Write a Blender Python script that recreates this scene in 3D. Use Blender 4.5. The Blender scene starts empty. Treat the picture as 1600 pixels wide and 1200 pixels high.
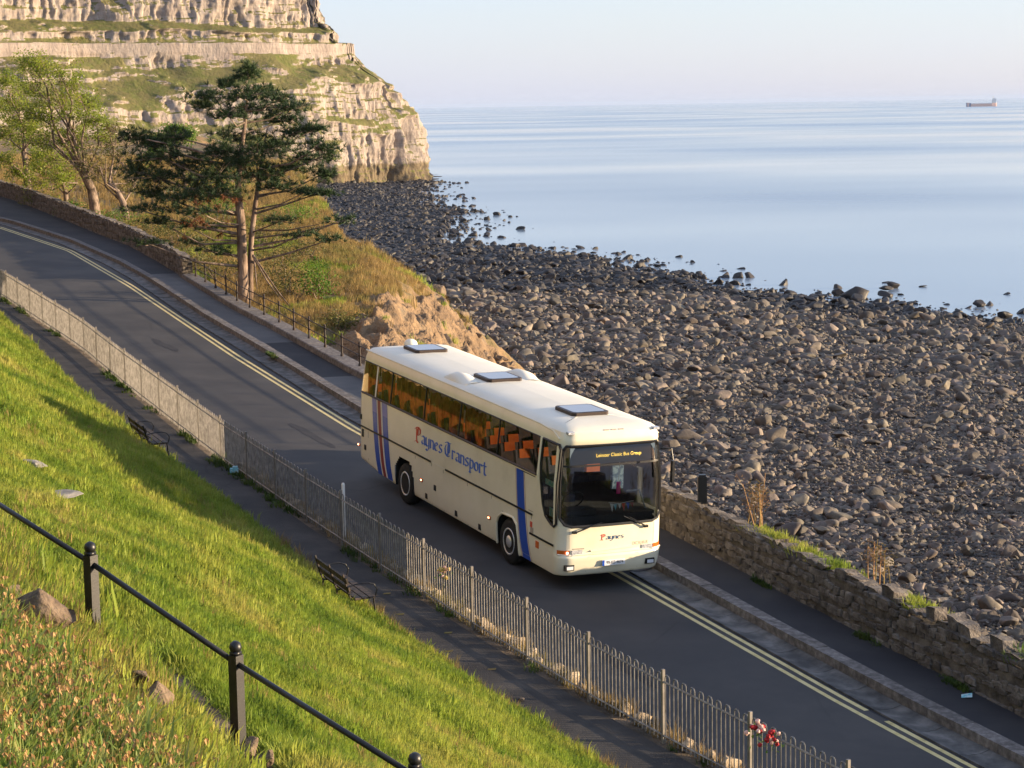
import bpy, math, random
import numpy as np
from mathutils import Vector, Matrix
random.seed(7); rng = np.random.default_rng(7)
S = bpy.context.scene
COL = S.collection
# ------------------------------------------------------------------ camera
F = 3235.0; HC = 20.0
W = np.array([[0.999864, -0.016493, 0.0], [-0.002197, -0.133172, 0.99109], [-0.016346, -0.990956, -0.133191]])
CAMP = np.array([0, 0, HC])
cam = bpy.data.cameras.new('camera'); cam.sensor_width = 36; cam.lens = F / 1600 * 36
cam.clip_start = 0.5; cam.clip_end = 200000
co = bpy.data.objects.new('camera', cam); COL.objects.link(co)
r_, u_, b_ = W @ np.array([1, 0, 0]), W @ np.array([0, -1, 0]), -(W @ np.array([0, 0, 1]))
co.matrix_world = Matrix(((r_[0], u_[0], b_[0], 0), (r_[1], u_[1], b_[1], 0), (r_[2], u_[2], b_[2], HC), (0, 0, 0, 1)))
S.camera = co
# ------------------------------------------------------------------ world, sun, exposure
SUN_EL = math.radians(6.8); SUN_AZ = math.radians(90.0)   # azimuth measured from +Y towards +X
wd = bpy.data.worlds.new('World'); S.world = wd; wd.use_nodes = True
nt = wd.node_tree; nt.nodes.clear()
wo = nt.nodes.new('ShaderNodeOutputWorld'); bg = nt.nodes.new('ShaderNodeBackground')
sky = nt.nodes.new('ShaderNodeTexSky'); sky.sky_type = 'NISHITA'; sky.sun_disc = False
sky.sun_elevation = SUN_EL; sky.sun_rotation = SUN_AZ
sky.air_density = 1.0; sky.dust_density = 0.5; sky.ozone_density = 1.5; sky.altitude = 20
bg.inputs['Strength'].default_value = 0.13
# thin high haze that whitens the whole sky evenly, with faint soft streaks
tc = nt.nodes.new('ShaderNodeTexCoord'); mpw = nt.nodes.new('ShaderNodeMapping'); mpw.inputs['Scale'].default_value = (1.2, 1.2, 5.0)
nzw = nt.nodes.new('ShaderNodeTexNoise'); nzw.inputs['Scale'].default_value = 1.6; nzw.inputs['Detail'].default_value = 4
mrw = nt.nodes.new('ShaderNodeMapRange'); mrw.inputs['From Min'].default_value = .3; mrw.inputs['From Max'].default_value = .7; mrw.inputs['To Min'].default_value = .60; mrw.inputs['To Max'].default_value = .72
mxw = nt.nodes.new('ShaderNodeMix'); mxw.data_type = 'RGBA'; mxw.inputs[7].default_value = (1.92, 2.28, 3.3, 1)
nt.links.new(tc.outputs['Generated'], mpw.inputs[0]); nt.links.new(mpw.outputs[0], nzw.inputs['Vector']); nt.links.new(nzw.outputs['Fac'], mrw.inputs['Value'])
nt.links.new(mrw.outputs[0], mxw.inputs[0]); nt.links.new(sky.outputs[0], mxw.inputs[6])
nt.links.new(mxw.outputs[2], bg.inputs['Color']); nt.links.new(bg.outputs[0], wo.inputs['Surface'])
sd = np.array([math.sin(SUN_AZ) * math.cos(SUN_EL), math.cos(SUN_AZ) * math.cos(SUN_EL), math.sin(SUN_EL)])
sl = bpy.data.lights.new('sun', 'SUN'); sl.energy = 5.0; sl.angle = math.radians(0.6); sl.color = (1.0, 0.77, 0.50)
so = bpy.data.objects.new('sun', sl); COL.objects.link(so)
so.rotation_euler = Vector(sd).to_track_quat('Z', 'Y').to_euler(); so.location = (60, 30, 60)
S.view_settings.view_transform = 'Standard'; S.view_settings.look = 'None'
S.view_settings.gamma = 1.0; S.view_settings.use_curve_mapping = False
S.view_settings.exposure = 1.42
S.cycles.max_bounces = 6; S.cycles.diffuse_bounces = 2; S.cycles.glossy_bounces = 3
S.cycles.transparent_max_bounces = 12; S.cycles.use_denoising = True
S.cycles.sample_clamp_indirect = 6

# ------------------------------------------------------------------ frames
BO = np.array([2.031808, 42.794063, 9.844295])
BR = np.array([[0.415115, 0.908854, 0.040794], [-0.908329, 0.416563, -0.037593], [-0.05116, -0.021449, 0.99846]])
def RP(s, w, h=0.0):
    "road frame: s along the road towards the viewer, w towards the sea, h straight up"
    p = BO + BR[:, 0] * s + BR[:, 1] * w
    return np.array([p[0], p[1], p[2] + h])
def RPv(s, w, h):
    s, w, h = np.broadcast_arrays(np.asarray(s, float), np.asarray(w, float), np.asarray(h, float))
    p = BO + s[..., None] * BR[:, 0] + w[..., None] * BR[:, 1]
    p[..., 2] += h
    return p
NP = BR[:, 2]
def zplane(x, y): return BO[2] - (NP[0] * (x - BO[0]) + NP[1] * (y - BO[1])) / NP[2]
def swof(x, y):
    "road s,w of a ground point"
    z = zplane(x, y)
    d = np.stack([x - BO[0], y - BO[1], z - BO[2]], -1)
    return d @ BR[:, 0], d @ BR[:, 1]
def at(u, v, y):
    d = W @ np.array([(u - 800) / F, (v - 600) / F, 1.0]); return CAMP + d * y / d[1]
def atz(u, v, z):
    d = W @ np.array([(u - 800) / F, (v - 600) / F, 1.0]); return CAMP + d * (z - HC) / d[2]
def itp(tab):
    a = np.array(sorted(tab)); return lambda s: np.interp(s, a[:, 0], a[:, 1])
fence_w = itp([(16, -3.0), (11.5, -3.42), (10, -3.6), (6.4, -3.88), (2, -4.02), (-3, -4.12), (-7, -4.16), (-15, -4.1), (-27, -3.65), (-34.5, -3.28), (-49.5, -3.2), (-60, -3.3), (-75, -4.5), (-110, -9)])
yel_w = itp([(20, .68), (11.7, .67), (8, .66), (-.4, .9), (-18.3, 1.14), (-31.9, 1.8), (-51.7, 3.15), (-66, 3.73), (-78.6, 2.6), (-110, -3)])
kerb_w = itp([(20, 1.45), (11.8, 1.42), (8.6, 1.40), (4, 1.53), (-1.2, 1.73), (-20.6, 2.05), (-25.3, 2.38), (-33.2, 2.89), (-41.3, 3.3), (-50.2, 4.0), (-54.4, 4.3), (-60, 4.55), (-70, 4.5), (-80, 3.6), (-110, -2)])
wall_w = itp([(20, 2.3), (10.2, 2.71), (6.5, 2.86), (1.1, 3.09), (-3.75, 3.37), (-13, 3.6), (-20, 3.75), (-26.8, 3.93), (-36.8, 4.55), (-42.3, 4.75), (-52.9, 5.6), (-54.7, 5.9), (-60, 6.3), (-66.8, 6.7), (-72.7, 6.55), (-80.8, 6.55), (-89, 6.45), (-95, 6.3), (-110, 4.5)])
path_w = itp([(20, -5.0), (9.5, -5.3), (6, -5.48), (2, -5.6), (-4, -5.62), (-8.3, -5.45), (-25.5, -5.38), (-32, -4.95), (-43.5, -4.4), (-60, -4.3), (-110, -11)])

# ------------------------------------------------------------------ noise
def _h(i, j, k):
    v = np.sin(i * 127.1 + j * 311.7 + k * 74.7) * 43758.5453
    return v - np.floor(v)
def vn(x, y, z=0.0):
    x, y, z = np.broadcast_arrays(np.asarray(x, float), np.asarray(y, float), np.asarray(z, float))
    i, j, k = np.floor(x), np.floor(y), np.floor(z)
    f, g, h = x - i, y - j, z - k
    f, g, h = f * f * (3 - 2 * f), g * g * (3 - 2 * g), h * h * (3 - 2 * h)
    def L(a, b, t): return a + (b - a) * t
    return L(L(L(_h(i, j, k), _h(i + 1, j, k), f), L(_h(i, j + 1, k), _h(i + 1, j + 1, k), f), g),
             L(L(_h(i, j, k + 1), _h(i + 1, j, k + 1), f), L(_h(i, j + 1, k + 1), _h(i + 1, j + 1, k + 1), f), g), h)
def fbm(x, y, z=0.0, o=4):
    a, t, s = 1.0, 0.0, 0.0
    for n in range(o):
        t = t + a * (vn(np.asarray(x) * 2 ** n + 17.3 * n, np.asarray(y) * 2 ** n + 5.1 * n, np.asarray(z) * 2 ** n) - .5); s += a; a *= .5
    return t / s * 2
def sstep(a, b, x):
    t = np.clip((x - a) / (b - a), 0, 1); return t * t * (3 - 2 * t)

# ------------------------------------------------------------------ materials
def mat(name, cols, scale=3.0, rough=.8, bump=0.0, bscale=20.0, spec=.3, rnd=0.0, metal=0.0, trans=0.0, coord='pos', stretch=(1, 1, 1), lo=.35, hi=.65, detail=5, emit=None, coat=0.0, rhue=0.0):
    m = bpy.data.materials.new(name); m.use_nodes = True
    n = m.node_tree.nodes; l = m.node_tree.links
    b = n['Principled BSDF']; out = n['Material Output']
    b.inputs['Roughness'].default_value = rough; b.inputs['Metallic'].default_value = metal
    b.inputs['Specular IOR Level'].default_value = spec
    if coat: b.inputs['Coat Weight'].default_value = coat; b.inputs['Coat Roughness'].default_value = .08
    cols = [cols] if isinstance(cols[0], (int, float)) else list(cols)
    src = None
    if len(cols) > 1 or bump:
        if coord == 'pos': c = n.new('ShaderNodeNewGeometry').outputs['Position']
        else: c = n.new('ShaderNodeTexCoord').outputs['Object']
        mp = n.new('ShaderNodeMapping'); mp.inputs['Scale'].default_value = stretch; l.new(c, mp.inputs['Vector'])
    if len(cols) > 1:
        t = n.new('ShaderNodeTexNoise'); t.inputs['Scale'].default_value = scale; t.inputs['Detail'].default_value = detail; t.inputs['Roughness'].default_value = .6
        l.new(mp.outputs[0], t.inputs['Vector'])
        cr = n.new('ShaderNodeValToRGB'); e = cr.color_ramp.elements
        while len(e) < len(cols): e.new(.5)
        for k, cc in enumerate(cols):
            e[k].position = lo + (hi - lo) * k / (len(cols) - 1); e[k].color = (*cc, 1)
        l.new(t.outputs['Fac'], cr.inputs[0]); src = cr.outputs[0]
    else:
        rgb = n.new('ShaderNodeRGB'); rgb.outputs[0].default_value = (*cols[0], 1); src = rgb.outputs[0]
    if rnd or rhue:
        oi = n.new('ShaderNodeObjectInfo'); mr = n.new('ShaderNodeMapRange')
        mr.inputs['To Min'].default_value = 1 - rnd; mr.inputs['To Max'].default_value = 1 + rnd
        l.new(oi.outputs['Random'], mr.inputs['Value'])
        hs = n.new('ShaderNodeHueSaturation'); l.new(src, hs.inputs['Color']); l.new(mr.outputs[0], hs.inputs['Value'])
        if rhue:
            m2 = n.new('ShaderNodeMath'); m2.operation = 'MULTIPLY'; m2.inputs[1].default_value = 7.31
            l.new(oi.outputs['Random'], m2.inputs[0])
            m3 = n.new('ShaderNodeMath'); m3.operation = 'FRACT'; l.new(m2.outputs[0], m3.inputs[0])
            m4 = n.new('ShaderNodeMapRange'); m4.inputs['To Min'].default_value = .5 - rhue; m4.inputs['To Max'].default_value = .5 + rhue
            l.new(m3.outputs[0], m4.inputs['Value']); l.new(m4.outputs[0], hs.inputs['Hue'])
        src = hs.outputs[0]
    l.new(src, b.inputs['Base Color'])
    if bump:
        t2 = n.new('ShaderNodeTexNoise'); t2.inputs['Scale'].default_value = bscale; t2.inputs['Detail'].default_value = 4
        l.new(mp.outputs[0], t2.inputs['Vector'])
        bp = n.new('ShaderNodeBump'); bp.inputs['Strength'].default_value = 1.0; bp.inputs['Distance'].default_value = bump
        l.new(t2.outputs['Fac'], bp.inputs['Height']); l.new(bp.outputs[0], b.inputs['Normal'])
    if trans:
        tr = n.new('ShaderNodeBsdfTranslucent'); l.new(src, tr.inputs['Color'])
        mx = n.new('ShaderNodeMixShader'); mx.inputs[0].default_value = trans
        l.new(b.outputs[0], mx.inputs[1]); l.new(tr.outputs[0], mx.inputs[2]); l.new(mx.outputs[0], out.inputs['Surface'])
    if emit: b.inputs['Emission Color'].default_value = (*emit[0], 1); b.inputs['Emission Strength'].default_value = emit[1]
    return m
def glassmat(name, tint, ior=1.5, rough=0.02):
    m = bpy.data.materials.new(name); m.use_nodes = True; n = m.node_tree.nodes; l = m.node_tree.links; n.clear()
    o = n.new('ShaderNodeOutputMaterial'); t = n.new('ShaderNodeBsdfTransparent'); t.inputs[0].default_value = (*tint, 1)
    g = n.new('ShaderNodeBsdfGlossy'); g.inputs['Roughness'].default_value = rough; g.inputs[0].default_value = (1, 1, 1, 1)
    fr = n.new('ShaderNodeFresnel'); fr.inputs[0].default_value = ior
    mx = n.new('ShaderNodeMixShader'); l.new(fr.outputs[0], mx.inputs[0]); l.new(t.outputs[0], mx.inputs[1]); l.new(g.outputs[0], mx.inputs[2])
    l.new(mx.outputs[0], o.inputs['Surface']); return m

M = {}
M['asphalt'] = mat('asphalt', [(.038, .037, .039), (.054, .051, .05), (.076, .070, .065)], .35, .82, .004, 90, spec=.25, lo=.3, hi=.7, detail=9)
M['asphalt_dark'] = mat('asphalt_dark', [(.022, .022, .026), (.032, .031, .034), (.046, .044, .044)], .5, .85, .004, 80, spec=.25, lo=.3, hi=.7, detail=9)
M['asphalt_pale'] = mat('asphalt_pale', [(.07, .07, .075), (.095, .093, .092), (.12, .115, .11)], .6, .85, .004, 80, lo=.3, hi=.7, detail=8)
M['asphalt_path'] = mat('asphalt_path', [(.026, .024, .024), (.042, .038, .035), (.07, .062, .055)], 1.1, .88, .012, 45, lo=.3, hi=.7, detail=9)
def crack_up(m, sc, amt, thr):
    n = m.node_tree.nodes; l = m.node_tree.links; b = n['Principled BSDF']; src = b.inputs['Base Color'].links[0].from_socket
    g = n.new('ShaderNodeNewGeometry'); nz = n.new('ShaderNodeTexNoise'); nz.inputs['Scale'].default_value = 1.2; nz.inputs['Detail'].default_value = 4; l.new(g.outputs['Position'], nz.inputs['Vector'])
    ad = n.new('ShaderNodeMix'); ad.data_type = 'VECTOR'; ad.inputs[0].default_value = .12; l.new(g.outputs['Position'], ad.inputs[4]); l.new(nz.outputs['Color'], ad.inputs[5])
    vo = n.new('ShaderNodeTexVoronoi'); vo.feature = 'DISTANCE_TO_EDGE'; vo.inputs['Scale'].default_value = sc; l.new(ad.outputs[1], vo.inputs['Vector'])
    mr = n.new('ShaderNodeMapRange'); mr.inputs['From Min'].default_value = 0; mr.inputs['From Max'].default_value = thr; mr.inputs['To Min'].default_value = 1; mr.inputs['To Max'].default_value = 0; l.new(vo.outputs['Distance'], mr.inputs['Value'])
    n2 = n.new('ShaderNodeTexNoise'); n2.inputs['Scale'].default_value = .22; n2.inputs['Detail'].default_value = 3; l.new(g.outputs['Position'], n2.inputs['Vector'])
    m2 = n.new('ShaderNodeMapRange'); m2.inputs['From Min'].default_value = .48; m2.inputs['From Max'].default_value = .62; m2.inputs['To Max'].default_value = amt; l.new(n2.outputs['Fac'], m2.inputs['Value'])
    mu = n.new('ShaderNodeMath'); mu.operation = 'MULTIPLY'; l.new(mr.outputs[0], mu.inputs[0]); l.new(m2.outputs[0], mu.inputs[1])
    mx = n.new('ShaderNodeMix'); mx.data_type = 'RGBA'; l.new(mu.outputs[0], mx.inputs[0]); l.new(src, mx.inputs[6]); mx.inputs[7].default_value = (.012, .012, .013, 1); l.new(mx.outputs[2], b.inputs['Base Color'])
crack_up(M['asphalt'], .27, .30, .012); crack_up(M['asphalt_dark'], .4, .4, .014); crack_up(M['asphalt_path'], .8, .8, .03)
M['yellow_paint'] = mat('yellow_paint', [(.30, .25, .13), (.52, .42, .17), (.60, .50, .24)], 5, .7, lo=.25, hi=.55, detail=8)
M['concrete'] = mat('concrete', [(.06, .058, .056), (.10, .096, .091), (.16, .15, .14)], 2.5, .85, .006, 40, rnd=.15)
M['kerbstone'] = mat('kerbstone', [(.075, .066, .06), (.14, .125, .115), (.25, .225, .205)], 7, .85, .01, 30, rnd=.18, lo=.3, hi=.7, detail=8)
M['grass_soil'] = mat('grass_soil', [(.05, .08, .012), (.09, .125, .016), (.14, .15, .03)], 1.2, .95, .05, 12)
M['grass'] = mat('grass', [(.085, .15, .018), (.185, .255, .03), (.28, .315, .05), (.37, .335, .085)], .5, .6, rnd=.25, trans=.42, lo=.3, hi=.7, spec=.25, rhue=.012)
M['grass_dry'] = mat('grass_dry', [(.20, .14, .05), (.33, .225, .085), (.19, .19, .045)], .35, .75, rnd=.25, trans=.35, lo=.3, hi=.7)
M['bloom_dry'] = mat('bloom_dry', [(.36, .20, .085), (.52, .32, .15)], 9, .8, rnd=.2, trans=.3)
M['soil'] = mat('soil', [(.05, .04, .028), (.10, .075, .05), (.16, .12, .085)], 1.5, .95, .05, 14)
M['earth'] = mat('earth', [(.05, .075, .018), (.17, .12, .055), (.24, .15, .075), (.11, .12, .03)], .28, .95, .12, 5, lo=.28, hi=.72, detail=8)
M['rock_earth'] = mat('rock_earth', [(.075, .055, .038), (.17, .112, .065), (.25, .165, .092), (.15, .12, .085)], .8, .92, .22, 5, lo=.3, hi=.7, detail=9)
M['shingle'] = mat('shingle', [(.024, .023, .024), (.05, .045, .042), (.085, .073, .062)], 3, .8, .15, 5, lo=.3, hi=.7)
M['stone'] = mat('stone', [(.068, .058, .050), (.122, .102, .083), (.22, .175, .132)], 1.6, .8, .02, 9, rnd=.5, lo=.3, hi=.7, coord='obj', rhue=.02)
M['stone_weed'] = mat('stone_weed', [(.010, .009, .009), (.020, .016, .014), (.04, .03, .023)], 2.2, .6, .03, 8, rnd=.35, lo=.3, hi=.7, coord='obj', spec=.5)
M['stone_warm'] = mat('stone_warm', [(.075, .055, .04), (.16, .115, .078), (.25, .185, .125)], 2.4, .92, .05, 9, rnd=.2, coord='obj', lo=.3, hi=.7, detail=8)
M['wall_stone'] = mat('wall_stone', [(.055, .047, .041), (.115, .098, .085), (.21, .185, .16)], 4, .92, .035, 20, rnd=.3, lo=.3, hi=.7, detail=8)
M['mortar'] = mat('mortar', [(.05, .043, .036), (.10, .085, .07), (.15, .13, .11)], 3, .95, .03, 18)
M['iron'] = mat('iron', [(.005, .005, .006), (.010, .010, .011)], 9, .42, .001, 60, spec=.45)
M['rust_iron'] = mat('rust_iron', [(.02, .016, .015), (.05, .03, .022)], 5, .65, .003, 50, spec=.4)
M['galv'] = mat('galv', [(.15, .135, .122), (.24, .22, .20), (.33, .305, .28)], 6, .55, spec=.5, metal=.25)
M['galv_post'] = mat('galv_post', [(.15, .135, .12), (.24, .215, .19)], 5, .6, spec=.4, metal=.15)
M['bark'] = mat('bark', [(.07, .052, .04), (.17, .125, .095), (.27, .205, .16)], 5, .9, .03, 14, stretch=(1, 1, .35))
M['bark_pine'] = mat('bark_pine', [(.07, .048, .036), (.18, .125, .092), (.28, .21, .16)], 4, .9, .03, 12, stretch=(1, 1, .3))
M['needles'] = mat('needles', [(.014, .034, .014), (.03, .06, .02), (.065, .095, .03)], 1.1, .6, rnd=.0, trans=.12, lo=.3, hi=.7)
M['needles_dead'] = mat('needles_dead', [(.20, .075, .03), (.13, .05, .02)], 3, .8, trans=.2)
M['leaf_spring'] = mat('leaf_spring', [(.12, .17, .014), (.21, .27, .024), (.30, .31, .04)], .8, .55, trans=.45, lo=.3, hi=.7)
M['leaf_green'] = mat('leaf_green', [(.05, .11, .012), (.10, .19, .02), (.17, .26, .03)], 1.0, .55, trans=.42, lo=.3, hi=.7)
M['leaf_dull'] = mat('leaf_dull', [(.05, .07, .018), (.12, .12, .03), (.20, .15, .055)], .9, .65, trans=.35, lo=.3, hi=.7)
M['timber'] = mat('timber', [(.03, .025, .022), (.065, .05, .04), (.11, .08, .06)], 4, .75, .004, 30, stretch=(3, 3, 3))

# ------------------------------------------------------------------ mesh helpers
def np_mesh(name, v, f):
    v = np.asarray(v, np.float32); f = np.asarray(f, np.int32)
    me = bpy.data.meshes.new(name); k = f.shape[1]
    me.vertices.add(len(v)); me.vertices.foreach_set('co', v.ravel())
    me.loops.add(f.size); me.loops.foreach_set('vertex_index', f.ravel())
    me.polygons.add(len(f)); me.polygons.foreach_set('loop_start', np.arange(0, f.size, k, dtype=np.int32))
    me.polygons.foreach_set('loop_total', np.full(len(f), k, np.int32))
    me.update(calc_edges=True); me.validate()
    return me
def link(name, me, m, parent=None, smooth=False, loc=None):
    o = bpy.data.objects.new(name, me); COL.objects.link(o)
    if m is not None and not me.materials: me.materials.append(M[m] if isinstance(m, str) else m)
    if smooth and len(me.polygons): me.polygons.foreach_set('use_smooth', np.ones(len(me.polygons), bool))
    if parent is not None: o.parent = parent
    if loc is not None: o.location = loc
    return o
def tag(o, label=None, cat=None, group=None, kind=None):
    if label: o['label'] = label
    if cat: o['category'] = cat
    if group: o['group'] = group
    if kind: o['kind'] = kind
    return o
def empty(name, loc, label=None, cat=None, group=None, kind=None):
    o = bpy.data.objects.new(name, None); COL.objects.link(o); o.location = [float(a) for a in loc]
    return tag(o, label, cat, group, kind)
class MB:
    def __init__(s): s.v = []; s.f = []
    def add(s, v, f):
        b = len(s.v); s.v += [tuple(map(float, p)) for p in v]; s.f += [tuple(i + b for i in q) for q in f]; return s
    def box(s, c, sz, R=None):
        x, y, z = [a / 2 for a in sz]
        P = [(-x, -y, -z), (x, -y, -z), (x, y, -z), (-x, y, -z), (-x, -y, z), (x, -y, z), (x, y, z), (-x, y, z)]
        if R is not None: P = [tuple(np.asarray(R) @ np.array(p)) for p in P]
        return s.add([(p[0] + c[0], p[1] + c[1], p[2] + c[2]) for p in P], [(0, 3, 2, 1), (4, 5, 6, 7), (0, 1, 5, 4), (1, 2, 6, 5), (2, 3, 7, 6), (3, 0, 4, 7)])
    def quad(s, a, b, c, d): return s.add([a, b, c, d], [(0, 1, 2, 3)])
    def tube(s, path, rad, n=6, caps=True):
        P = [np.array(p, float) for p in path]; rad = rad if hasattr(rad, '__len__') else [rad] * len(P)
        b = len(s.v); prev = None
        for i, p in enumerate(P):
            t = (P[min(i + 1, len(P) - 1)] - P[max(i - 1, 0)]); t = t / (np.linalg.norm(t) + 1e-9)
            if prev is None:
                a = np.array([0, 0, 1.0]) if abs(t[2]) < .9 else np.array([1.0, 0, 0])
                x = np.cross(t, a)
            else: x = prev - t * (prev @ t)
            x = x / (np.linalg.norm(x) + 1e-9); prev = x; y = np.cross(t, x)
            for k in range(n):
                q = p + (x * math.cos(2 * math.pi * k / n) + y * math.sin(2 * math.pi * k / n)) * rad[i]; s.v.append(tuple(map(float, q)))
        for i in range(len(P) - 1):
            for k in range(n):
                a0 = b + i * n + k; a1 = b + i * n + (k + 1) % n; s.f.append((a0, a1, a1 + n, a0 + n))
        if caps:
            s.f.append(tuple(b + k for k in range(n))[::-1]); s.f.append(tuple(b + (len(P) - 1) * n + k for k in range(n)))
        return s
    def lathe(s, prof, c=(0, 0, 0), n=16, axis='z'):
        b = len(s.v)
        for r, z in prof:
            for k in range(n):
                a = 2 * math.pi * k / n; x, y = r * math.cos(a), r * math.sin(a)
                p = (x, y, z) if axis == 'z' else (x, z, y) if axis == 'y' else (z, x, y)
                s.v.append((p[0] + c[0], p[1] + c[1], p[2] + c[2]))
        for i in range(len(prof) - 1):
            for k in range(n):
                a0 = b + i * n + k; a1 = b + i * n + (k + 1) % n; s.f.append((a0, a1, a1 + n, a0 + n))
        s.f.append(tuple(b + k for k in range(n))[::-1]); s.f.append(tuple(b + (len(prof) - 1) * n + k for k in range(n)))
        return s
    def mesh(s, name, off=None):
        me = bpy.data.meshes.new(name)
        v = s.v if off is None else [(a - off[0], b - off[1], c - off[2]) for a, b, c in s.v]
        me.from_pydata(v, [], s.f); me.update(); return me
    def build(s, name, m, parent=None, smooth=False, local=False):
        "world-space vertices; a top-level mesh gets its origin at its base, a child keeps its parent's frame"
        if parent is not None:
            return link(name, s.mesh(name, None if local else tuple(parent.location)), m, parent, smooth)
        a = np.array(s.v); o = (a[:, 0].mean(), a[:, 1].mean(), a[:, 2].min())
        return link(name, s.mesh(name, o), m, None, smooth, o)
def grid_faces(nu, nv):
    i = np.arange((nu - 1) * (nv - 1)); a = (i // (nv - 1)) * nv + i % (nv - 1)
    return np.stack([a, a + nv, a + nv + 1, a + 1], 1)
def compact(v, f):
    u, inv = np.unique(f, return_inverse=True); return v[u], inv.reshape(f.shape)
def copy_tree(o, parent=None):
    c = o.copy(); COL.objects.link(c); c.parent = parent
    for ch in o.children: copy_tree(ch, c)
    return c
SRC = {}
def source_coll(name):
    c = bpy.data.collections.new(name); SRC[name] = c; return c
def scatter(name, pts, rot, scl, idx, coll, label, cat, kind='stuff', parent=None):
    n = len(pts); me = bpy.data.meshes.new(name); me.vertices.add(n)
    me.vertices.foreach_set('co', np.asarray(pts, np.float32).ravel())
    for nm, ty, dat in (('rot', 'FLOAT_VECTOR', rot), ('scl', 'FLOAT_VECTOR', scl), ('pick', 'INT', idx)):
        at_ = me.attributes.new(nm, ty, 'POINT')
        at_.data.foreach_set('vector' if ty == 'FLOAT_VECTOR' else 'value', np.asarray(dat, np.float32 if ty != 'INT' else np.int32).ravel())
    me.update()
    o = bpy.data.objects.new(name, me); COL.objects.link(o)
    g = bpy.data.node_groups.new(name + '_nodes', 'GeometryNodeTree')
    g.interface.new_socket('Geometry', in_out='INPUT', socket_type='NodeSocketGeometry')
    g.interface.new_socket('Geometry', in_out='OUTPUT', socket_type='NodeSocketGeometry')
    N = g.nodes; L = g.links
    gi = N.new('NodeGroupInput'); go = N.new('NodeGroupOutput')
    ci = N.new('GeometryNodeCollectionInfo'); ci.inputs['Collection'].default_value = coll
    ci.inputs['Separate Children'].default_value = True; ci.inputs['Reset Children'].default_value = True
    ip = N.new('GeometryNodeInstanceOnPoints'); ip.inputs['Pick Instance'].default_value = True
    def na(nm, ty):
        a = N.new('GeometryNodeInputNamedAttribute'); a.data_type = ty; a.inputs['Name'].default_value = nm
        return [q for q in a.outputs if q.enabled and q.name == 'Attribute'][0]
    L.new(gi.outputs[0], ip.inputs['Points']); L.new(ci.outputs[0], ip.inputs['Instance'])
    L.new(na('pick', 'INT'), ip.inputs['Instance Index'])
    er = N.new('FunctionNodeEulerToRotation'); L.new(na('rot', 'FLOAT_VECTOR'), er.inputs[0])
    L.new(er.outputs[0], ip.inputs['Rotation']); L.new(na('scl', 'FLOAT_VECTOR'), ip.inputs['Scale'])
    L.new(ip.outputs[0], go.inputs[0])
    md = o.modifiers.new('scatter', 'NODES'); md.node_group = g
    if parent is not None: o.parent = parent
    return tag(o, label, cat if parent is None else None, None, kind)

# rock shapes shared by every loose stone
def ico(sub):
    t = (1 + 5 ** .5) / 2
    v = [(-1, t, 0), (1, t, 0), (-1, -t, 0), (1, -t, 0), (0, -1, t), (0, 1, t), (0, -1, -t), (0, 1, -t), (t, 0, -1), (t, 0, 1), (-t, 0, -1), (-t, 0, 1)]
    f = [(0, 11, 5), (0, 5, 1), (0, 1, 7), (0, 7, 10), (0, 10, 11), (1, 5, 9), (5, 11, 4), (11, 10, 2), (10, 7, 6), (7, 1, 8), (3, 9, 4), (3, 4, 2), (3, 2, 6), (3, 6, 8), (3, 8, 9), (4, 9, 5), (2, 4, 11), (6, 2, 10), (8, 6, 7), (9, 8, 1)]
    v = [np.array(p) / np.linalg.norm(p) for p in v]
    for _ in range(sub):
        c = {}; nf = []
        def mid(a, b):
            k = (min(a, b), max(a, b))
            if k not in c:
                p = v[a] + v[b]; v.append(p / np.linalg.norm(p)); c[k] = len(v) - 1
            return c[k]
        for a, b, d in f:
            x, y, z = mid(a, b), mid(b, d), mid(d, a); nf += [(a, x, z), (b, y, x), (d, z, y), (x, y, z)]
        f = nf
    return np.array(v), np.array(f)
def rock_mesh(name, seed, sub=2, cuts=12, rough=.14, flat=.75):
    r = np.random.default_rng(seed); v, f = ico(sub); v = v.copy()
    d = fbm(v[:, 0] * 1.3 + seed * 3.1, v[:, 1] * 1.3 + 9, v[:, 2] * 1.3, 3); v *= (1 + rough * 1.6 * d)[:, None]
    for _ in range(cuts):
        n = r.normal(size=3); n /= np.linalg.norm(n); k = r.uniform(.42, .82)
        e = v @ n - k; v = v - np.where(e > 0, e, 0)[:, None] * n
    v *= 1 + (.05 * fbm(v[:, 0] * 5 + seed, v[:, 1] * 5, v[:, 2] * 5, 2))[:, None]
    v /= np.abs(v).max(0); v *= np.array([1, r.uniform(.68, .95), r.uniform(.45, .8) if flat else .8]) * .5
    return np_mesh(name, v, f)
ROCKS = [rock_mesh('rock_shape', 11 + i) for i in range(12)]
BLOCKS = []
def block_mesh(seed):
    r = np.random.default_rng(seed); v, f = ico(3); v = v * 1.3
    for _ in range(15):
        n = r.normal(size=3); n /= np.linalg.norm(n); k = r.uniform(.42, .80); e = v @ n - k; v = v - np.where(e > 0, e, 0)[:, None] * n
    v += .05 * np.stack([fbm(v[:, 0] * 2.6 + seed, v[:, 1] * 2.6 + q * 7, v[:, 2] * 2.6, 4) for q in range(3)], 1)
    v /= np.abs(v).max(0); v *= np.array([1, r.uniform(.65, .9), r.uniform(.6, .9)]) * .5; return np_mesh('block_shape', v, f)
M['stone_tan'] = mat('stone_tan', [(.20, .15, .10), (.34, .265, .18), (.44, .36, .26)], 3, .92, .03, 12, rnd=.25, coord='obj'); M['stone_pale'] = mat('stone_pale', [(.16, .15, .14), (.26, .245, .225)], 3, .9, .01, 12, coord='obj')
BLOCKM = {'stone_warm': BLOCKS, 'stone_tan': [], 'stone_pale': []}
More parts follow.
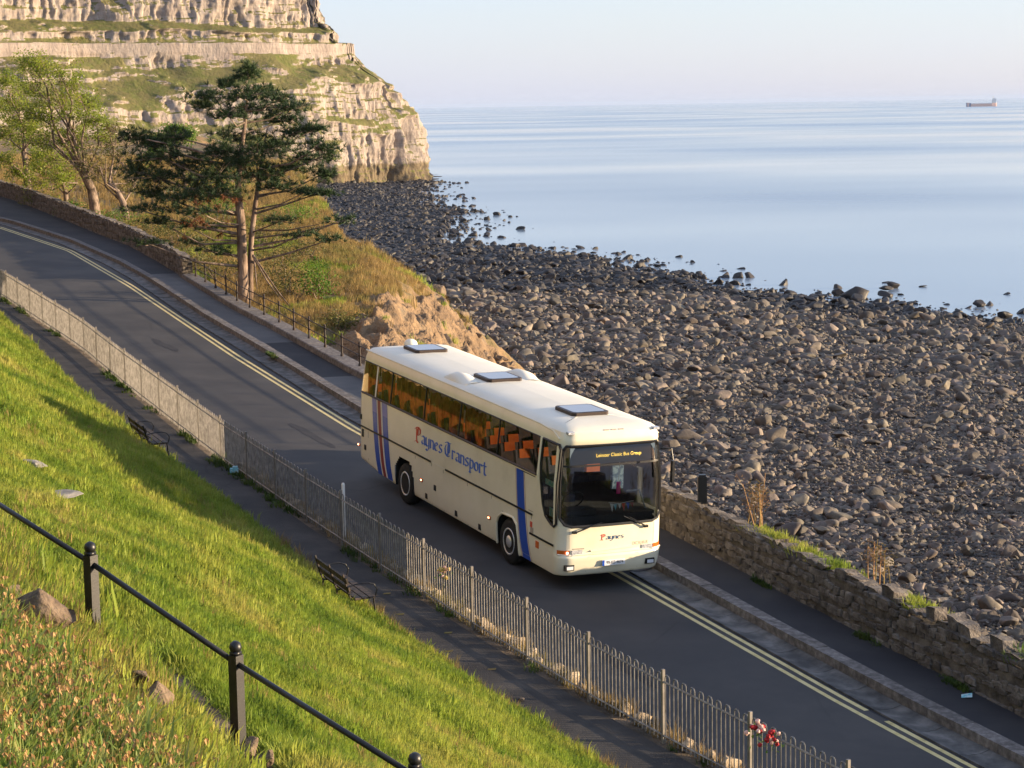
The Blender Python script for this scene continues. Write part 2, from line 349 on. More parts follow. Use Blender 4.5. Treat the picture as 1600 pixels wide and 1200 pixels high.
for q in range(8):
    me = block_mesh(200 + q)
    for mm in BLOCKM:
        m2 = me.copy(); m2.materials.append(M[mm]); BLOCKM[mm].append(m2)
def rock_coll(nm, m):
    c = source_coll(nm)
    for i, r in enumerate(ROCKS):
        me = r.copy(); me.materials.clear(); me.materials.append(M[m])
        c.objects.link(bpy.data.objects.new('%s_%02d' % (nm, i), me))
    return c
STONES = rock_coll('loose_stones', 'stone'); WEEDS = rock_coll('weedy_stones', 'stone_weed')
ROCKM = {}
for mm in ('stone', 'stone_weed', 'stone_warm'):
    ROCKM[mm] = []
    for r in ROCKS:
        me = r.copy(); me.materials.clear(); me.materials.append(M[mm]); ROCKM[mm].append(me)
def rock(name, p, dia, m, label, cat='boulder', group=None, flat=1.0, sink=.25, yaw=None):
    o = bpy.data.objects.new(name, random.choice(BLOCKM[m] if m in BLOCKM else ROCKM[m])); COL.objects.link(o)
    a = random.uniform(.85, 1.2); sc = (dia * a, dia / a, dia * flat)
    o.scale = sc; o.rotation_euler = (random.uniform(-.25, .25), random.uniform(-.25, .25), random.uniform(0, 6.28) if yaw is None else yaw)
    o.location = (float(p[0]), float(p[1]), float(p[2] + dia * flat * (.35 - sink)))
    return tag(o, label, cat, group)

# ================================================================== SETTING
# ---- sea
def mk_sea():
    m = bpy.data.materials.new('sea_water'); m.use_nodes = True; n = m.node_tree.nodes; l = m.node_tree.links
    b = n['Principled BSDF']; b.inputs['Base Color'].default_value = (.21, .275, .35, 1); b.inputs['IOR'].default_value = 1.33
    g = n.new('ShaderNodeNewGeometry')
    mp = n.new('ShaderNodeMapping'); mp.inputs['Scale'].default_value = (.0016, .0022, 1); l.new(g.outputs['Position'], mp.inputs['Vector'])
    t = n.new('ShaderNodeTexNoise'); t.inputs['Scale'].default_value = 1.5; t.inputs['Detail'].default_value = 3; t.inputs['Roughness'].default_value = .5; l.new(mp.outputs[0], t.inputs['Vector'])
    mr = n.new('ShaderNodeMapRange'); mr.inputs['From Min'].default_value = .38; mr.inputs['From Max'].default_value = .64; mr.inputs['To Min'].default_value = .06; mr.inputs['To Max'].default_value = .24
    l.new(t.outputs['Fac'], mr.inputs['Value']); l.new(mr.outputs[0], b.inputs['Roughness'])
    # ripples: calm near the shore, livelier in open water
    sp = n.new('ShaderNodeSeparateXYZ'); l.new(g.outputs['Position'], sp.inputs[0])
    dr = n.new('ShaderNodeMapRange'); dr.inputs['From Min'].default_value = 330; dr.inputs['From Max'].default_value = 1100; dr.inputs['To Min'].default_value = .012; dr.inputs['To Max'].default_value = .8; l.new(sp.outputs['Y'], dr.inputs['Value'])
    mu = n.new('ShaderNodeMath'); mu.operation = 'MULTIPLY'; l.new(dr.outputs[0], mu.inputs[0]); l.new(mr.outputs[0], mu.inputs[1])
    w = n.new('ShaderNodeTexNoise'); w.inputs['Scale'].default_value = .55; w.inputs['Detail'].default_value = 5
    mp2 = n.new('ShaderNodeMapping'); mp2.inputs['Scale'].default_value = (.6, 1.3, 1); l.new(g.outputs['Position'], mp2.inputs['Vector']); l.new(mp2.outputs[0], w.inputs['Vector'])
    bp = n.new('ShaderNodeBump'); bp.inputs['Distance'].default_value = .6; l.new(mu.outputs[0], bp.inputs['Strength']); l.new(w.outputs['Fac'], bp.inputs['Height']); l.new(bp.outputs[0], b.inputs['Normal'])
    return m
v = np.array([(-60000, 40, 0), (60000, 40, 0), (60000, 70000, 0), (-60000, 70000, 0)], float)
tag(link('sea', np_mesh('sea', v, np.array([[0, 1, 2, 3]])), mk_sea()), 'calm pale blue sea reaching to the hazy horizon', None, None, 'structure')

# ---- beach ground
wl = np.array([(-10, 300), (46.1, 185), (40.7, 192), (37, 201.5), (28.4, 212), (21.4, 228.7), (13.3, 263.5), (4.7, 283), (-11.3, 314), (-10.5, 350), (-11.5, 389), (-19, 440), (-23.7, 496), (-22, 549), (-22, 600)])[1:]
wy = wl[:, 1]; wx = wl[:, 0]
o_ = np.argsort(wy); wy, wx = wy[o_], wx[o_]
def xwater(y):
    y = np.asarray(y, float); return np.where(y < 185, 46.1 + (185 - y) * .75, np.interp(y, wy, wx)) + 3.2 * fbm(y / 11, y * 0 + 2.2, 6, 3) * sstep(190, 215, y)
def zbeach(x, y):
    y = np.asarray(y, float); x = np.asarray(x, float)
    sl_ = (xwater(y + 6) - xwater(y - 6)) / 12
    d = (xwater(y) - x) / np.sqrt(1 + sl_ ** 2)
    z = np.where(d > 0, .033 * d / (1 + np.maximum(d, 0) / 170), .02 * d)
    z = z + .22 * fbm(x / 7, y / 9, 3, 3) * sstep(-15, 10, d) * np.where(d < 40, 1, .6)
    return np.maximum(z, -2.0)
xs = np.concatenate([np.linspace(-90, -30, 20), np.linspace(-28, 60, 120), np.linspace(64, 140, 14)])
ys = np.concatenate([np.linspace(30, 200, 150), np.linspace(202, 330, 80), np.linspace(335, 620, 60)])
X, Y = np.meshgrid(xs, ys, indexing='ij'); Z = zbeach(X, Y)
tag(link('beach', np_mesh('beach', np.stack([X, Y, Z], -1).reshape(-1, 3), grid_faces(len(xs), len(ys))), 'shingle', None, True), 'dark wet shingle and sand under the beach stones', None, None, 'structure')

# ---- coastal slope (spur between the road and the sea)
def Pspur(x): return np.interp(x, [-40, -14, -8.8, -5.2, -3.3, -1.4, 1, 3.6, 6, 8], [16, 15, 13.2, 11.7, 10.1, 7.6, 5.0, 3.0, 1, -1])
def zspur(x, y):
    ycr = np.interp(x, [-40, -20, -13, -9, -5.2, -3.3, -1.4, 1, 3.6], [330, 195, 142, 113, 106, 107, 111, 116, 116])
    z = np.minimum(Pspur(x), zplane(x, y) - .12)
    rocky = sstep(-6.8, -3.2, x + 1.6 * fbm(x / 3, y / 4, 1, 3) + np.clip((98 - y) * .10, -1, 2.4)) * sstep(118, 102, y)
    z = z + .25 * fbm(x / 3, y / 3, 2, 4) * sstep(0, 1.5, zplane(x, y) - z)
    rg = 1 - np.abs(fbm(x / 1.8 + y / 9, y / 4 - x / 4, 4, 4)) * 1.6
    st_ = fbm(x / 5 + y / 11, y / 7, 3, 2) * 3 + (x * .55 + y * .22 + z * .9) / .8
    z = z + rocky * (1.0 * (rg - .68) + .55 * fbm(x / .9, y / 1.3, 7, 4) + .30 * np.abs((st_ % 1) - .5) + .30 * fbm(x / .35, y / .5, 5, 3))
    over = np.maximum(y + 1.5 * fbm(x / 3, y / 4, 8, 3) - ycr, 0)
    return z - over * .9 - .03 * over ** 2, rocky
xs = np.concatenate([np.linspace(-46, -9, 120), np.linspace(-8.8, 9, 180)]); ys = np.concatenate([np.linspace(46, 125, 440), np.linspace(126, 260, 110)])
X, Y = np.meshgrid(xs, ys, indexing='ij'); Z, RK = zspur(X, Y); s_, w_ = swof(X, Y)
lim = wall_w(s_) + np.where(s_ < -53, .35, .62)
ok = (w_ > lim) & (s_ < -9) & (Z > zbeach(X, Y) - 1.2)
Z = np.where(w_ < lim + .6, np.minimum(Z, zplane(X, Y) + .02), Z)
f = grid_faces(len(xs), len(ys)); okf = ok.reshape(-1)[f].any(1)
vv, ff = compact(np.stack([X, Y, Z], -1).reshape(-1, 3), f[okf])
tag_sp = link('coastal_slope', np_mesh('coastal_slope', vv, ff), 'earth', None, False)
tag(tag_sp, 'grassy spur with an eroded orange rock face below the railing', None, None, 'structure')
tag_sp.data.materials.append(M['rock_earth'])
cx = vv[ff].mean(1); _, rk = zspur(cx[:, 0], cx[:, 1])
tag_sp.data.polygons.foreach_set('material_index', (rk + .35 * fbm(cx[:, 0] / 1.5, cx[:, 1] / 2, 3, 3) > .5).astype(np.int32))

# ---- road, gutter bed, pavement, footpath as strips in the road frame
def strip(name, sarr, wl_, hl, m, label, n=None, smooth=True):
    cols = []
    for wf, hf in zip(wl_, hl):
        wv = wf(sarr) if callable(wf) else np.full_like(sarr, wf); hv = hf(sarr) if callable(hf) else np.full_like(sarr, hf)
        cols.append(RPv(sarr, wv, hv))
    v = np.stack(cols, 1).reshape(-1, 3)
    return tag(link(name, np_mesh(name, v, grid_faces(len(sarr), len(wl_))[:, ::-1]), m, None, smooth), label, None, None, 'structure')
sa = np.linspace(-112, 22, 200)
def camber(t): return -.10 * abs(t) ** 2.2
ts = np.linspace(-1, 1, 13); mid = lambda s: (fence_w(s) + .35 + kerb_w(s) - .75) / 2; hw_ = lambda s: (kerb_w(s) - .75 - fence_w(s) - .35) / 2
road = strip('road', sa, [(lambda s, t=t: mid(s) + t * hw_(s)) for t in ts], [camber(t * (1.0 if t < 0 else .6)) for t in ts], 'asphalt', 'narrow grey asphalt road running down past the sea wall')
strip('verge_bed', sa, [lambda s: fence_w(s) - .15, lambda s: fence_w(s) + .12, lambda s: fence_w(s) + .36], [.05, .03, -.1], 'soil', 'narrow strip of bare soil between fence and road')
strip('footpath', sa, [lambda s: path_w(s) - .35, lambda s: path_w(s) + .3, lambda s: fence_w(s) - .14], [.09, .07, .06], 'asphalt_path', 'dark worn asphalt footpath between grass bank and fence')
strip('gutter_bed', sa, [lambda s: kerb_w(s) - .76, lambda s: kerb_w(s) - .4, lambda s: kerb_w(s) + .02], [-.06, -.09, -.08], 'asphalt_dark', 'dark gutter bed beside the kerb')
pav = strip('pavement', sa, [lambda s: kerb_w(s) + .30, lambda s: (kerb_w(s) + wall_w(s)) / 2 + .1, lambda s: wall_w(s) + .05], [.12, .125, .12], 'asphalt_dark', 'dark asphalt pavement between kerb and sea wall')
# pale re-laid stretch of pavement by the railing
for a, b in ((-54.5, -33.5), (-26, -17)):
    sb = np.linspace(a, b, 30)
    strip('pavement_patch', sb, [lambda s: kerb_w(s) + .31, lambda s: (kerb_w(s) + wall_w(s)) / 2 + .1, lambda s: wall_w(s) + .03], [.125, .131, .126], 'asphalt_pale', 'pale grey concrete stretch of pavement beside the %s' % ('black railing' if a < -40 else 'rear of the coach'))
for (c0, c1, ww, hw3, lb) in ((-19.5, -15.6, -.55, .34, 'dark oil stain on the sunlit road behind the coach'), (-36.5, -33.2, -.1, .30, 'dark oil stain on the road opposite the pine'), (3.5, 6.2, -2.3, .22, 'faint dark stain on the road in front of the coach')):
    sb = np.linspace(c0, c1, 26); tt = np.linspace(-1, 1, 26); wob = .55 + .45 * fbm(sb * 1.3, 2.0, 3, 3)
    hf = lambda s: camber(0) + .0 * s
    A = lambda s: ww + hw3 * np.interp(s, sb, np.sqrt(np.clip(1 - tt ** 2, 0, 1)) * wob) ; Bq = lambda s: ww - hw3 * np.interp(s, sb, np.sqrt(np.clip(1 - tt ** 2, 0, 1)) * (1.1 - wob))
    hA = lambda s, fn=A: -.10 * np.abs((fn(s) - mid(s)) / hw_(s)) ** 2.2 + .006; hB = lambda s, fn=Bq: -.10 * np.abs((fn(s) - mid(s)) / hw_(s)) ** 2.2 + .006
    strip('road_stain', sb, [Bq, A], [hB, hA], 'asphalt_dark', lb)
# double yellow lines
for k, off in enumerate((0.0, -.235)):
    segs = [(-112, 22)] if k else [(-112, 8.55), (9.15, 22)]
    for a, b in segs:
        sb = np.linspace(a, b, max(int((b - a) / .7), 8))
        hh = lambda s, o=off: -.10 * np.abs((yel_w(s) + o - mid(s)) / hw_(s) * .6) ** 2.2 + .006
        tag(strip('yellow_line', sb, [lambda s, o=off: yel_w(s) + o - .10, lambda s, o=off: yel_w(s) + o], [hh, hh], 'yellow_paint', 'faded yellow no-parking line painted on the road'), None, None, 'double yellow lines')
# kerb stones and gutter slabs: one object each, near ones; far ones joined
def kerb_piece(s0, s1, w0, w1, h0, h1, slope=0.0, jit=0.0):
    P = []
    for s in (s0, s1):
        for w, h in ((w0, h0), (w1, h0), (w1, h1 + slope), (w0, h1)):
            P.append(RP(s, float(kerb_w(s)) + w, h + random.uniform(-jit, jit)))
    return P, [(0, 1, 2, 3), (7, 6, 5, 4), (0, 4, 5, 1), (1, 5, 6, 2), (2, 6, 7, 3), (3, 7, 4, 0)]
s = 15.0; k = 0
farK, farG = MB(), MB()
while s > -104:
    ln = random.uniform(.85, 1.05)
    P, fc = kerb_piece(s - ln + .012, s, 0, .31, -.15, .14, .004, .006)
    if s > -50: o = MB().add(P, fc).build('kerb_stone', 'kerbstone', pav)
    else: farK.add(P, fc)
    s -= ln
farK.build('kerb_stones_far', 'kerbstone', pav)['kind'] = 'stuff'
s = 15.0
farGm = MB()
while s > -104:
    ln = random.uniform(1.1, 1.4); gap = .02 if random.random() < .8 else .10
    mb = MB()
    for (w0, w1, ha, hb) in ((-.62, -.42, -.035, -.075), (-.42, -.20, -.075, -.075), (-.20, -.01, -.075, -.03)):
        P = []
        for q in (s - ln + gap, s):
            for w, h in ((w0, -.2), (w1, -.2), (w1, hb), (w0, ha)): P.append(RP(q, float(kerb_w(q)) + w, h))
        mb.add(P, [(0, 1, 2, 3), (7, 6, 5, 4), (2, 6, 7, 3), (0, 4, 5, 1), (1, 5, 6, 2), (3, 7, 4, 0)])
    (farGm.add(mb.v, mb.f) if s < -50 else mb.build('gutter_slab', 'concrete', road)); s -= ln
farGm.build('gutter_slabs_far', 'concrete', road)['kind'] = 'stuff'

# ---- grass bank (left), continuing up to the viewer's path
def hbank(s, w):
    d = path_w(s) + .05 - w
    h = .09 + .53 * np.maximum(d, 0) + .10 * fbm(s / 2.2, w / 2.2, 5, 3) * sstep(0, 2, d)
    return h - .22 * np.exp(-((w + 14.35) / .35) ** 2) * sstep(2, 10, s)
sa2 = np.concatenate([np.linspace(-112, -20, 60), np.linspace(-19, 45, 200)])
dd = np.concatenate([np.linspace(-.05, 6, 40), np.linspace(6.2, 13, 60), np.linspace(13.5, 26, 20)])
Sg, Dg = np.meshgrid(sa2, dd, indexing='ij'); Wg = path_w(Sg) - Dg; Hg = hbank(Sg, Wg)
Hg = np.where(Sg > 27, np.minimum(Hg, 8.6), Hg)
soil_strip = None
bank = tag(link('grass_bank', np_mesh('grass_bank', RPv(Sg, Wg, Hg).reshape(-1, 3), grid_faces(len(sa2), len(dd))), 'grass_soil', None, True), 'steep grassy bank above the footpath', None, None, 'structure')
bank.data.materials.append(M['soil']); _s = (Sg[:-1, :-1] + Sg[1:, 1:]) / 2; _d = (Dg[:-1, :-1] + Dg[1:, 1:]) / 2
bank.data.polygons.foreach_set('material_index', ((_s > 5) & (_d > 8.75 + .2 * np.sin(_s)) & (_d < 9.6 + .15 * np.sin(_s * 2.3))).astype(np.int32).ravel())
def on_bank(u, v):
    d = W @ np.array([(u - 800) / F, (v - 600) / F, 1.0]); y = np.arange(9, 110, .03); p = CAMP + d[None] * (y / d[1])[:, None]
    s_, w_ = swof(p[:, 0], p[:, 1]); zz = zplane(p[:, 0], p[:, 1]) + hbank(s_, w_); k = np.nonzero(p[:, 2] < zz)[0]; return p[k[0]] if len(k) else p[-1]
# rocky hillside further up the bank, beyond the left edge of the picture
Sh, Dh = np.meshgrid(np.linspace(-150, 0, 120), np.linspace(0, 1, 50), indexing='ij')
base = np.interp(Sh, [-150, -110, -60, -43, -25, -11, 0], [-14, -11.5, -7.6, -6.4, -9.4, -12.8, -17])
Wh = base - Dh * 22 - 1.2 * np.abs(fbm(Sh / 8, Dh * 4, 1, 4)); Hh = np.interp(base, [-24, -6.4], [8.5, .6]) + 34 * Dh ** .8 + 2.5 * fbm(Sh / 4, Dh * 12, 2, 4) * sstep(0, .1, Dh)
tag(link('hillside', np_mesh('hillside', RPv(Sh, Wh, Hh).reshape(-1, 3), grid_faces(120, 50)), 'rock_earth', None, False), 'sunlit rocky hillside above the grass bank', None, None, 'structure')

# ---- headland cliff
def mk_cliff():
    m = bpy.data.materials.new('cliff_limestone'); m.use_nodes = True; n = m.node_tree.nodes; l = m.node_tree.links
    b = n['Principled BSDF']; b.inputs['Roughness'].default_value = .92; b.inputs['Specular IOR Level'].default_value = .15
    g = n.new('ShaderNodeNewGeometry'); sp = n.new('ShaderNodeSeparateXYZ'); l.new(g.outputs['Position'], sp.inputs[0])
    def noise(scale, st, det=7, rough=.65):
        mp = n.new('ShaderNodeMapping'); mp.inputs['Scale'].default_value = st; l.new(g.outputs['Position'], mp.inputs['Vector'])
        t = n.new('ShaderNodeTexNoise'); t.inputs['Scale'].default_value = scale; t.inputs['Detail'].default_value = det; t.inputs['Roughness'].default_value = rough
        l.new(mp.outputs[0], t.inputs['Vector']); return t.outputs['Fac']
    def ramp(fac, st):
        r = n.new('ShaderNodeValToRGB'); e = r.color_ramp.elements
        while len(e) < len(st): e.new(.5)
        for k, (p, c) in enumerate(st): e[k].position = p; e[k].color = (*c, 1)
        l.new(fac, r.inputs[0]); return r.outputs[0]
    def mix(f_, a, c):
        x = n.new('ShaderNodeMix'); x.data_type = 'RGBA'; l.new(f_, x.inputs[0]); l.new(a, x.inputs[6]); l.new(c, x.inputs[7]); return x.outputs[2]
    def mth(op, a, bb):
        x = n.new('ShaderNodeMath'); x.operation = op
        for i, q in enumerate((a, bb)):
            if isinstance(q, (int, float)): x.inputs[i].default_value = q
            else: l.new(q, x.inputs[i])
        return x.outputs[0]
    rock_ = ramp(noise(.35, (1, 1, .45)), [(.28, (.155, .13, .115)), (.45, (.27, .228, .20)), (.6, (.36, .31, .268)), (.75, (.43, .38, .335))])
    strata = ramp(noise(.9, (.08, .08, 1.2), 5), [(.35, (.26, .19, .165)), (.5, (.37, .30, .25)), (.65, (.31, .255, .22))])
    x = n.new('ShaderNodeMix'); x.data_type = 'RGBA'; x.inputs[0].default_value = .3; l.new(rock_, x.inputs[6]); l.new(strata, x.inputs[7]); rock2 = x.outputs[2]
    # tide-darkened foot
    zz = mth('ADD', sp.outputs['Z'], mth('MULTIPLY', noise(.25, (1, 1, 1), 4), 3.0))
    tide = n.new('ShaderNodeMapRange'); tide.inputs['From Min'].default_value = 6.6; tide.inputs['From Max'].default_value = 7.4; tide.inputs['To Min'].default_value = 1; tide.inputs['To Max'].default_value = 0; l.new(zz, tide.inputs['Value'])
    foot = ramp(noise(.6, (1, 1, .3)), [(.35, (.08, .065, .045)), (.6, (.20, .155, .10))])
    rock3 = mix(tide.outputs[0], rock2, foot)
    grass_ = ramp(noise(.16, (1, 1, 1), 8), [(.32, (.075, .082, .025)), (.45, (.155, .135, .055)), (.58, (.12, .13, .036)), (.7, (.22, .165, .085))])
    ns = n.new('ShaderNodeSeparateXYZ'); l.new(g.outputs['True Normal'], ns.inputs[0])
    gf = mth('ADD', ns.outputs['Z'], mth('MULTIPLY', mth('SUBTRACT', noise(.4, (1, 1, 1), 6), .5), .75))
    gm = n.new('ShaderNodeMapRange'); gm.inputs['From Min'].default_value = .42; gm.inputs['From Max'].default_value = .56; l.new(gf, gm.inputs['Value'])
    l.new(mix(gm.outputs[0], rock3, grass_), b.inputs['Base Color'])
    bp = n.new('ShaderNodeBump'); bp.inputs['Distance'].default_value = .9; bp.inputs['Strength'].default_value = .9; l.new(noise(.8, (1, 1, .5), 8, .7), bp.inputs['Height']); l.new(bp.outputs[0], b.inputs['Normal'])
    return m
bc = np.array([(-150, 425), (-113, 462), (-70, 503), (-45, 529), (-30, 543), (-24, 551), (-21.5, 560), (-23, 575), (-32, 600)], float)
seg = np.r_[0, np.cumsum(np.linalg.norm(np.diff(bc, axis=0), axis=1))]
# smooth the base curve
uu = np.linspace(0, seg[-1], 60); bcs = np.stack([np.interp(uu, seg, bc[:, 0]), np.interp(uu, seg, bc[:, 1])], 1)
for _ in range(2): bcs[1:-1] = (bcs[:-2] + 2 * bcs[1:-1] + bcs[2:]) / 4
seg = np.r_[0, np.cumsum(np.linalg.norm(np.diff(bcs, axis=0), axis=1))]
NU = 900; uu = np.linspace(0, seg[-1], NU)
bx, by = np.interp(uu, seg, bcs[:, 0]), np.interp(uu, seg, bcs[:, 1])
tx, ty = np.gradient(bx), np.gradient(by); tl = np.hypot(tx, ty); nx, ny = ty / tl, -tx / tl     # outward
for _ in range(6):
    nx[1:-1] = (nx[:-2] + nx[1:-1] + nx[2:]) / 3; ny[1:-1] = (ny[:-2] + ny[1:-1] + ny[2:]) / 3
prof_tip = np.array([(-3, -1.5), (0, 0), (7, .5), (12, 1.6), (16.6, 3.2), (18.2, 4.9), (20, 5.4), (24.2, 6.8), (25.6, 9.0), (28.2, 12.0), (31, 15.2), (34.2, 18.6), (37.0, 18.9), (37.2, 23.0), (40.2, 23.8), (42.0, 27.5), (60, 30.2), (75, 33)])
prof_land = np.array([(-3, -1.5), (0, 0), (4.5, 1.5), (7, 6.0), (11, 12.5), (14.0, 13.6), (16.5, 17.0), (19.0, 17.9), (23, 22.5), (26.6, 26.6), (30, 30.2), (33.4, 33.5), (37.0, 33.8), (37.2, 37.8), (40.0, 38.6), (42.6, 44.5), (60, 46.5), (75, 49)])
prof = prof_tip
# one profile per column: ledge depths and heights wander along the face
NV = 250; PZ = np.zeros((NU, NV)); PI = np.zeros((NU, NV)); ST = np.zeros((NU, NV)); dI = np.diff(prof[:, 1])
lw = [np.clip(1 + 1.5 * fbm(uu / 16, 3.3 * k, 2, 3), .1, 2.2) for k in range(18)]
hz = [3.6 * fbm(uu / 24, 7.7 * k + 1, 5, 3) for k in range(18)]
tipf = sstep(.40, .60, uu / seg[-1] + .05 * fbm(uu / 20, 1, 1, 2))
for i in range(NU):
    pr_ = prof_land + (prof_tip - prof_land) * tipf[i]; z = pr_[:, 0].copy(); q = pr_[:, 1].copy()
    for k in range(3, 11): z[k] += hz[k // 2][i] * (1 if k < 9 else .5)
    for k in (5, 8, 10): q[k] = q[k - 1] + (q[k] - q[k - 1]) * lw[k][i]
    for k in (14, 15): z[k] += .5 * hz[k][i]
    z = np.maximum.accumulate(z); q = np.maximum.accumulate(q)
    L_ = np.r_[0, np.cumsum(np.hypot(np.diff(z), np.diff(q)))]; t = np.linspace(0, L_[-1], NV)
    PZ[i] = np.interp(t, L_, z); PI[i] = np.interp(t, L_, q)
    gz, gi_ = np.gradient(PZ[i]), np.gradient(PI[i]); ST[i] = np.clip(gz / np.hypot(gz, gi_), 0, 1) ** 5
U = np.broadcast_to(uu[:, None], (NU, NV))
wallm = ((PZ > 34.4) & (PZ < 37.05)).astype(float) * (ST > .8)           # smooth retaining wall under the cliff road
road_z = sstep(32.5, 34, PZ) * (1 - sstep(37.5, 38.5, PZ))
undul = (2.6 * fbm(U / 34, PZ / 80, 1, 3)) + 1.3 * fbm(U / 12, PZ / 40, 2, 3) * (1 - road_z)
crk = np.clip(1 - np.abs(fbm(U / 5.5 + .15 * fbm(U / 3, PZ / 4, 2, 2), PZ / 26, 6, 4)) * 3.0, 0, 1)
rockd = 1.7 * fbm(U / 5, PZ / 7, 3, 5) - 1.3 * crk + .75 * fbm(U / 10, PZ / 1.2, 5, 4) + .9 * fbm(U / 1.5, PZ / 4, 9, 4)
gully = -3.2 * np.clip(fbm(U / 10, PZ / 60, 12, 3) - .30, 0, 1) * 3
outc = np.clip(fbm(U / 7, PZ / 2.6, 14, 4) - .12, 0, .5)
slope_d = 1.0 * fbm(U / 8, PZ / 6, 8, 4) + 4.2 * outc
off = undul + (ST * (rockd + gully) + (1 - ST) * slope_d) * (1 - wallm) * (1 - .8 * road_z)
PZ2 = PZ + .35 * fbm(U / 25, 0, 4, 2) * road_z
PI2 = PI - off
V3 = np.stack([bx[:, None] - nx[:, None] * PI2, by[:, None] - ny[:, None] * PI2, PZ2], -1)
cliff = tag(link('headland_cliff', np_mesh('headland_cliff', V3.reshape(-1, 3), grid_faces(NU, NV)), mk_cliff(), None, False), 'pale limestone headland with green ledges and a walled cliff road', None, None, 'structure')
# low land behind the trees, joining the road to the headland
xs = np.linspace(-260, -14, 90); ys = np.linspace(120, 560, 110); X, Y = np.meshgrid(xs, ys, indexing='ij')
edge = np.interp(Y, [120, 200, 300, 400, 500, 560], [-26, -32, -52, -72, -62, -55])
Z = 13.5 * sstep(6, -14, X - edge) + 6 * sstep(-20, -90, X - edge) + 1.6 * fbm(X / 14, Y / 14, 3, 4) - 3 * sstep(-2, 8, X - edge)
s_, w_ = swof(X, Y); Z = np.where((w_ < 12) & (s_ > -170), np.minimum(Z, zplane(X, Y) - 2.5), Z)
tag(link('coastal_land', np_mesh('coastal_land', np.stack([X, Y, Z], -1).reshape(-1, 3), grid_faces(90, 110)), 'earth', None, True), 'scrubby low land below the headland', None, None, 'structure')
# ================================================================== COACH
M['cream'] = mat('cream_paint', [(.66, .605, .45), (.75, .69, .52), (.80, .74, .57)], .9, .30, .0016, 1.7, lo=.28, hi=.6, detail=7, spec=.45, coat=.35, coord='obj')
M['cream_roof'] = mat('cream_roof', [(.72, .67, .53), (.78, .73, .60)], .8, .45, spec=.4, coord='obj')
M['blue_paint'] = mat('blue_paint', (.02, .075, .42), rough=.3, coat=.3)
M['lilac_paint'] = mat('lilac_paint', (.20, .21, .52), rough=.35)
M['red_paint'] = mat('red_paint', (.26, .035, .03), rough=.35)
M['white_paint'] = mat('white_paint', (.75, .72, .68), rough=.4)
M['letter_red'] = mat('letter_red', (.58, .075, .04), rough=.4)
M['letter_blue'] = mat('letter_blue', (.06, .15, .55), rough=.4)
M['letter_navy'] = mat('letter_navy', (.03, .07, .17), rough=.4)
M['rubber'] = mat('rubber', [(.012, .012, .012), (.02, .02, .02)], 8, .75, coord='obj')
M['black_trim'] = mat('black_trim', (.012, .012, .013), rough=.45)
M['brown_trim'] = mat('brown_trim', (.045, .03, .024), rough=.5)
M['chrome'] = mat('chrome', (.72, .73, .75), rough=.28, metal=.55, spec=.8)
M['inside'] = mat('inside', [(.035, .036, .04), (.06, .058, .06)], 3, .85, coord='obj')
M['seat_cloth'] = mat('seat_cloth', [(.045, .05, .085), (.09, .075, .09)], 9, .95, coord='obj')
M['headrest'] = mat('headrest_cover', [(.42, .10, .03), (.52, .15, .05)], 4, .9, coord='obj', trans=.2)
M['amber'] = mat('amber_lens', (.55, .12, .02), rough=.2, spec=.6)
M['lens'] = mat('clear_lens', [(.25, .26, .28), (.6, .6, .62)], 22, .12, spec=.8, coord='obj')
M['lamp_on'] = mat('lamp_on', (.8, .5, .3), rough=.3, emit=((1.0, .42, .22), 3.0))
M['fog_lens'] = mat('fog_lens', (.65, .66, .7), rough=.15, spec=.8)
M['plate_white'] = mat('plate_white', (.72, .72, .74), rough=.4)
M['badge_grey'] = mat('badge_grey', (.36, .31, .25), rough=.5)
M['led'] = mat('led_text', (.8, .55, .12), rough=.5, emit=((1.0, .62, .10), .9))
M['paper_cyan'] = mat('paper_cyan', [(.16, .48, .55), (.5, .62, .66)], 12, .8, coord='obj', lo=.42, hi=.6)
M['pink'] = mat('pink_plastic', (.75, .03, .25), rough=.5)
M['denim'] = mat('denim_cloth', [(.05, .09, .16), (.22, .3, .38)], 14, .9, coord='obj', lo=.42, hi=.58)
M['glass_side'] = glassmat('side_glass', (.48, .43, .38), 1.2)
M['glass_front'] = glassmat('windscreen_glass', (.68, .72, .71), 1.65)
M['glass_hatch'] = mat('hatch_glass', (.26, .27, .31), rough=.12, spec=.9)
B = empty('coach', BO, 'cream coach with blue and red stripes driving down the road', 'coach')
B.matrix_world = Matrix(((*BR[0], BO[0]), (*BR[1], BO[1]), (*BR[2], BO[2]), (0, 0, 0, 1)))
def bb(mb, name, m, parent=None, smooth=False): return link(name, mb.mesh(name), m, parent or B, smooth)
HW = lambda z: np.interp(z, [.3, .45, .7, 1.0, 2.3, 3.13, 3.25, 3.38, 3.44, 3.48, 3.51, 3.52, 3.525], [1.20, 1.225, 1.245, 1.25, 1.25, 1.175, 1.16, 1.12, 1.05, .88, .55, .25, 0.0])
SF = lambda z: np.interp(z, [.3, .36, .5, .72, .76, .80, 1.36, 2.6, 3.1, 3.2, 3.38, 3.44, 3.48, 3.51, 3.52, 3.525], [-.12, -.06, 0, .035, .03, -.02, -.02, -.06, -.11, -.06, -.10, -.20, -.42, -.85, -1.3, -1.6])
SB = lambda z: np.interp(z, [.3, 2.3, 3.13, 3.38, 3.44, 3.48, 3.51, 3.52, 3.525], [.02, 0, .1, .18, .26, .45, .8, 1.2, 1.5])
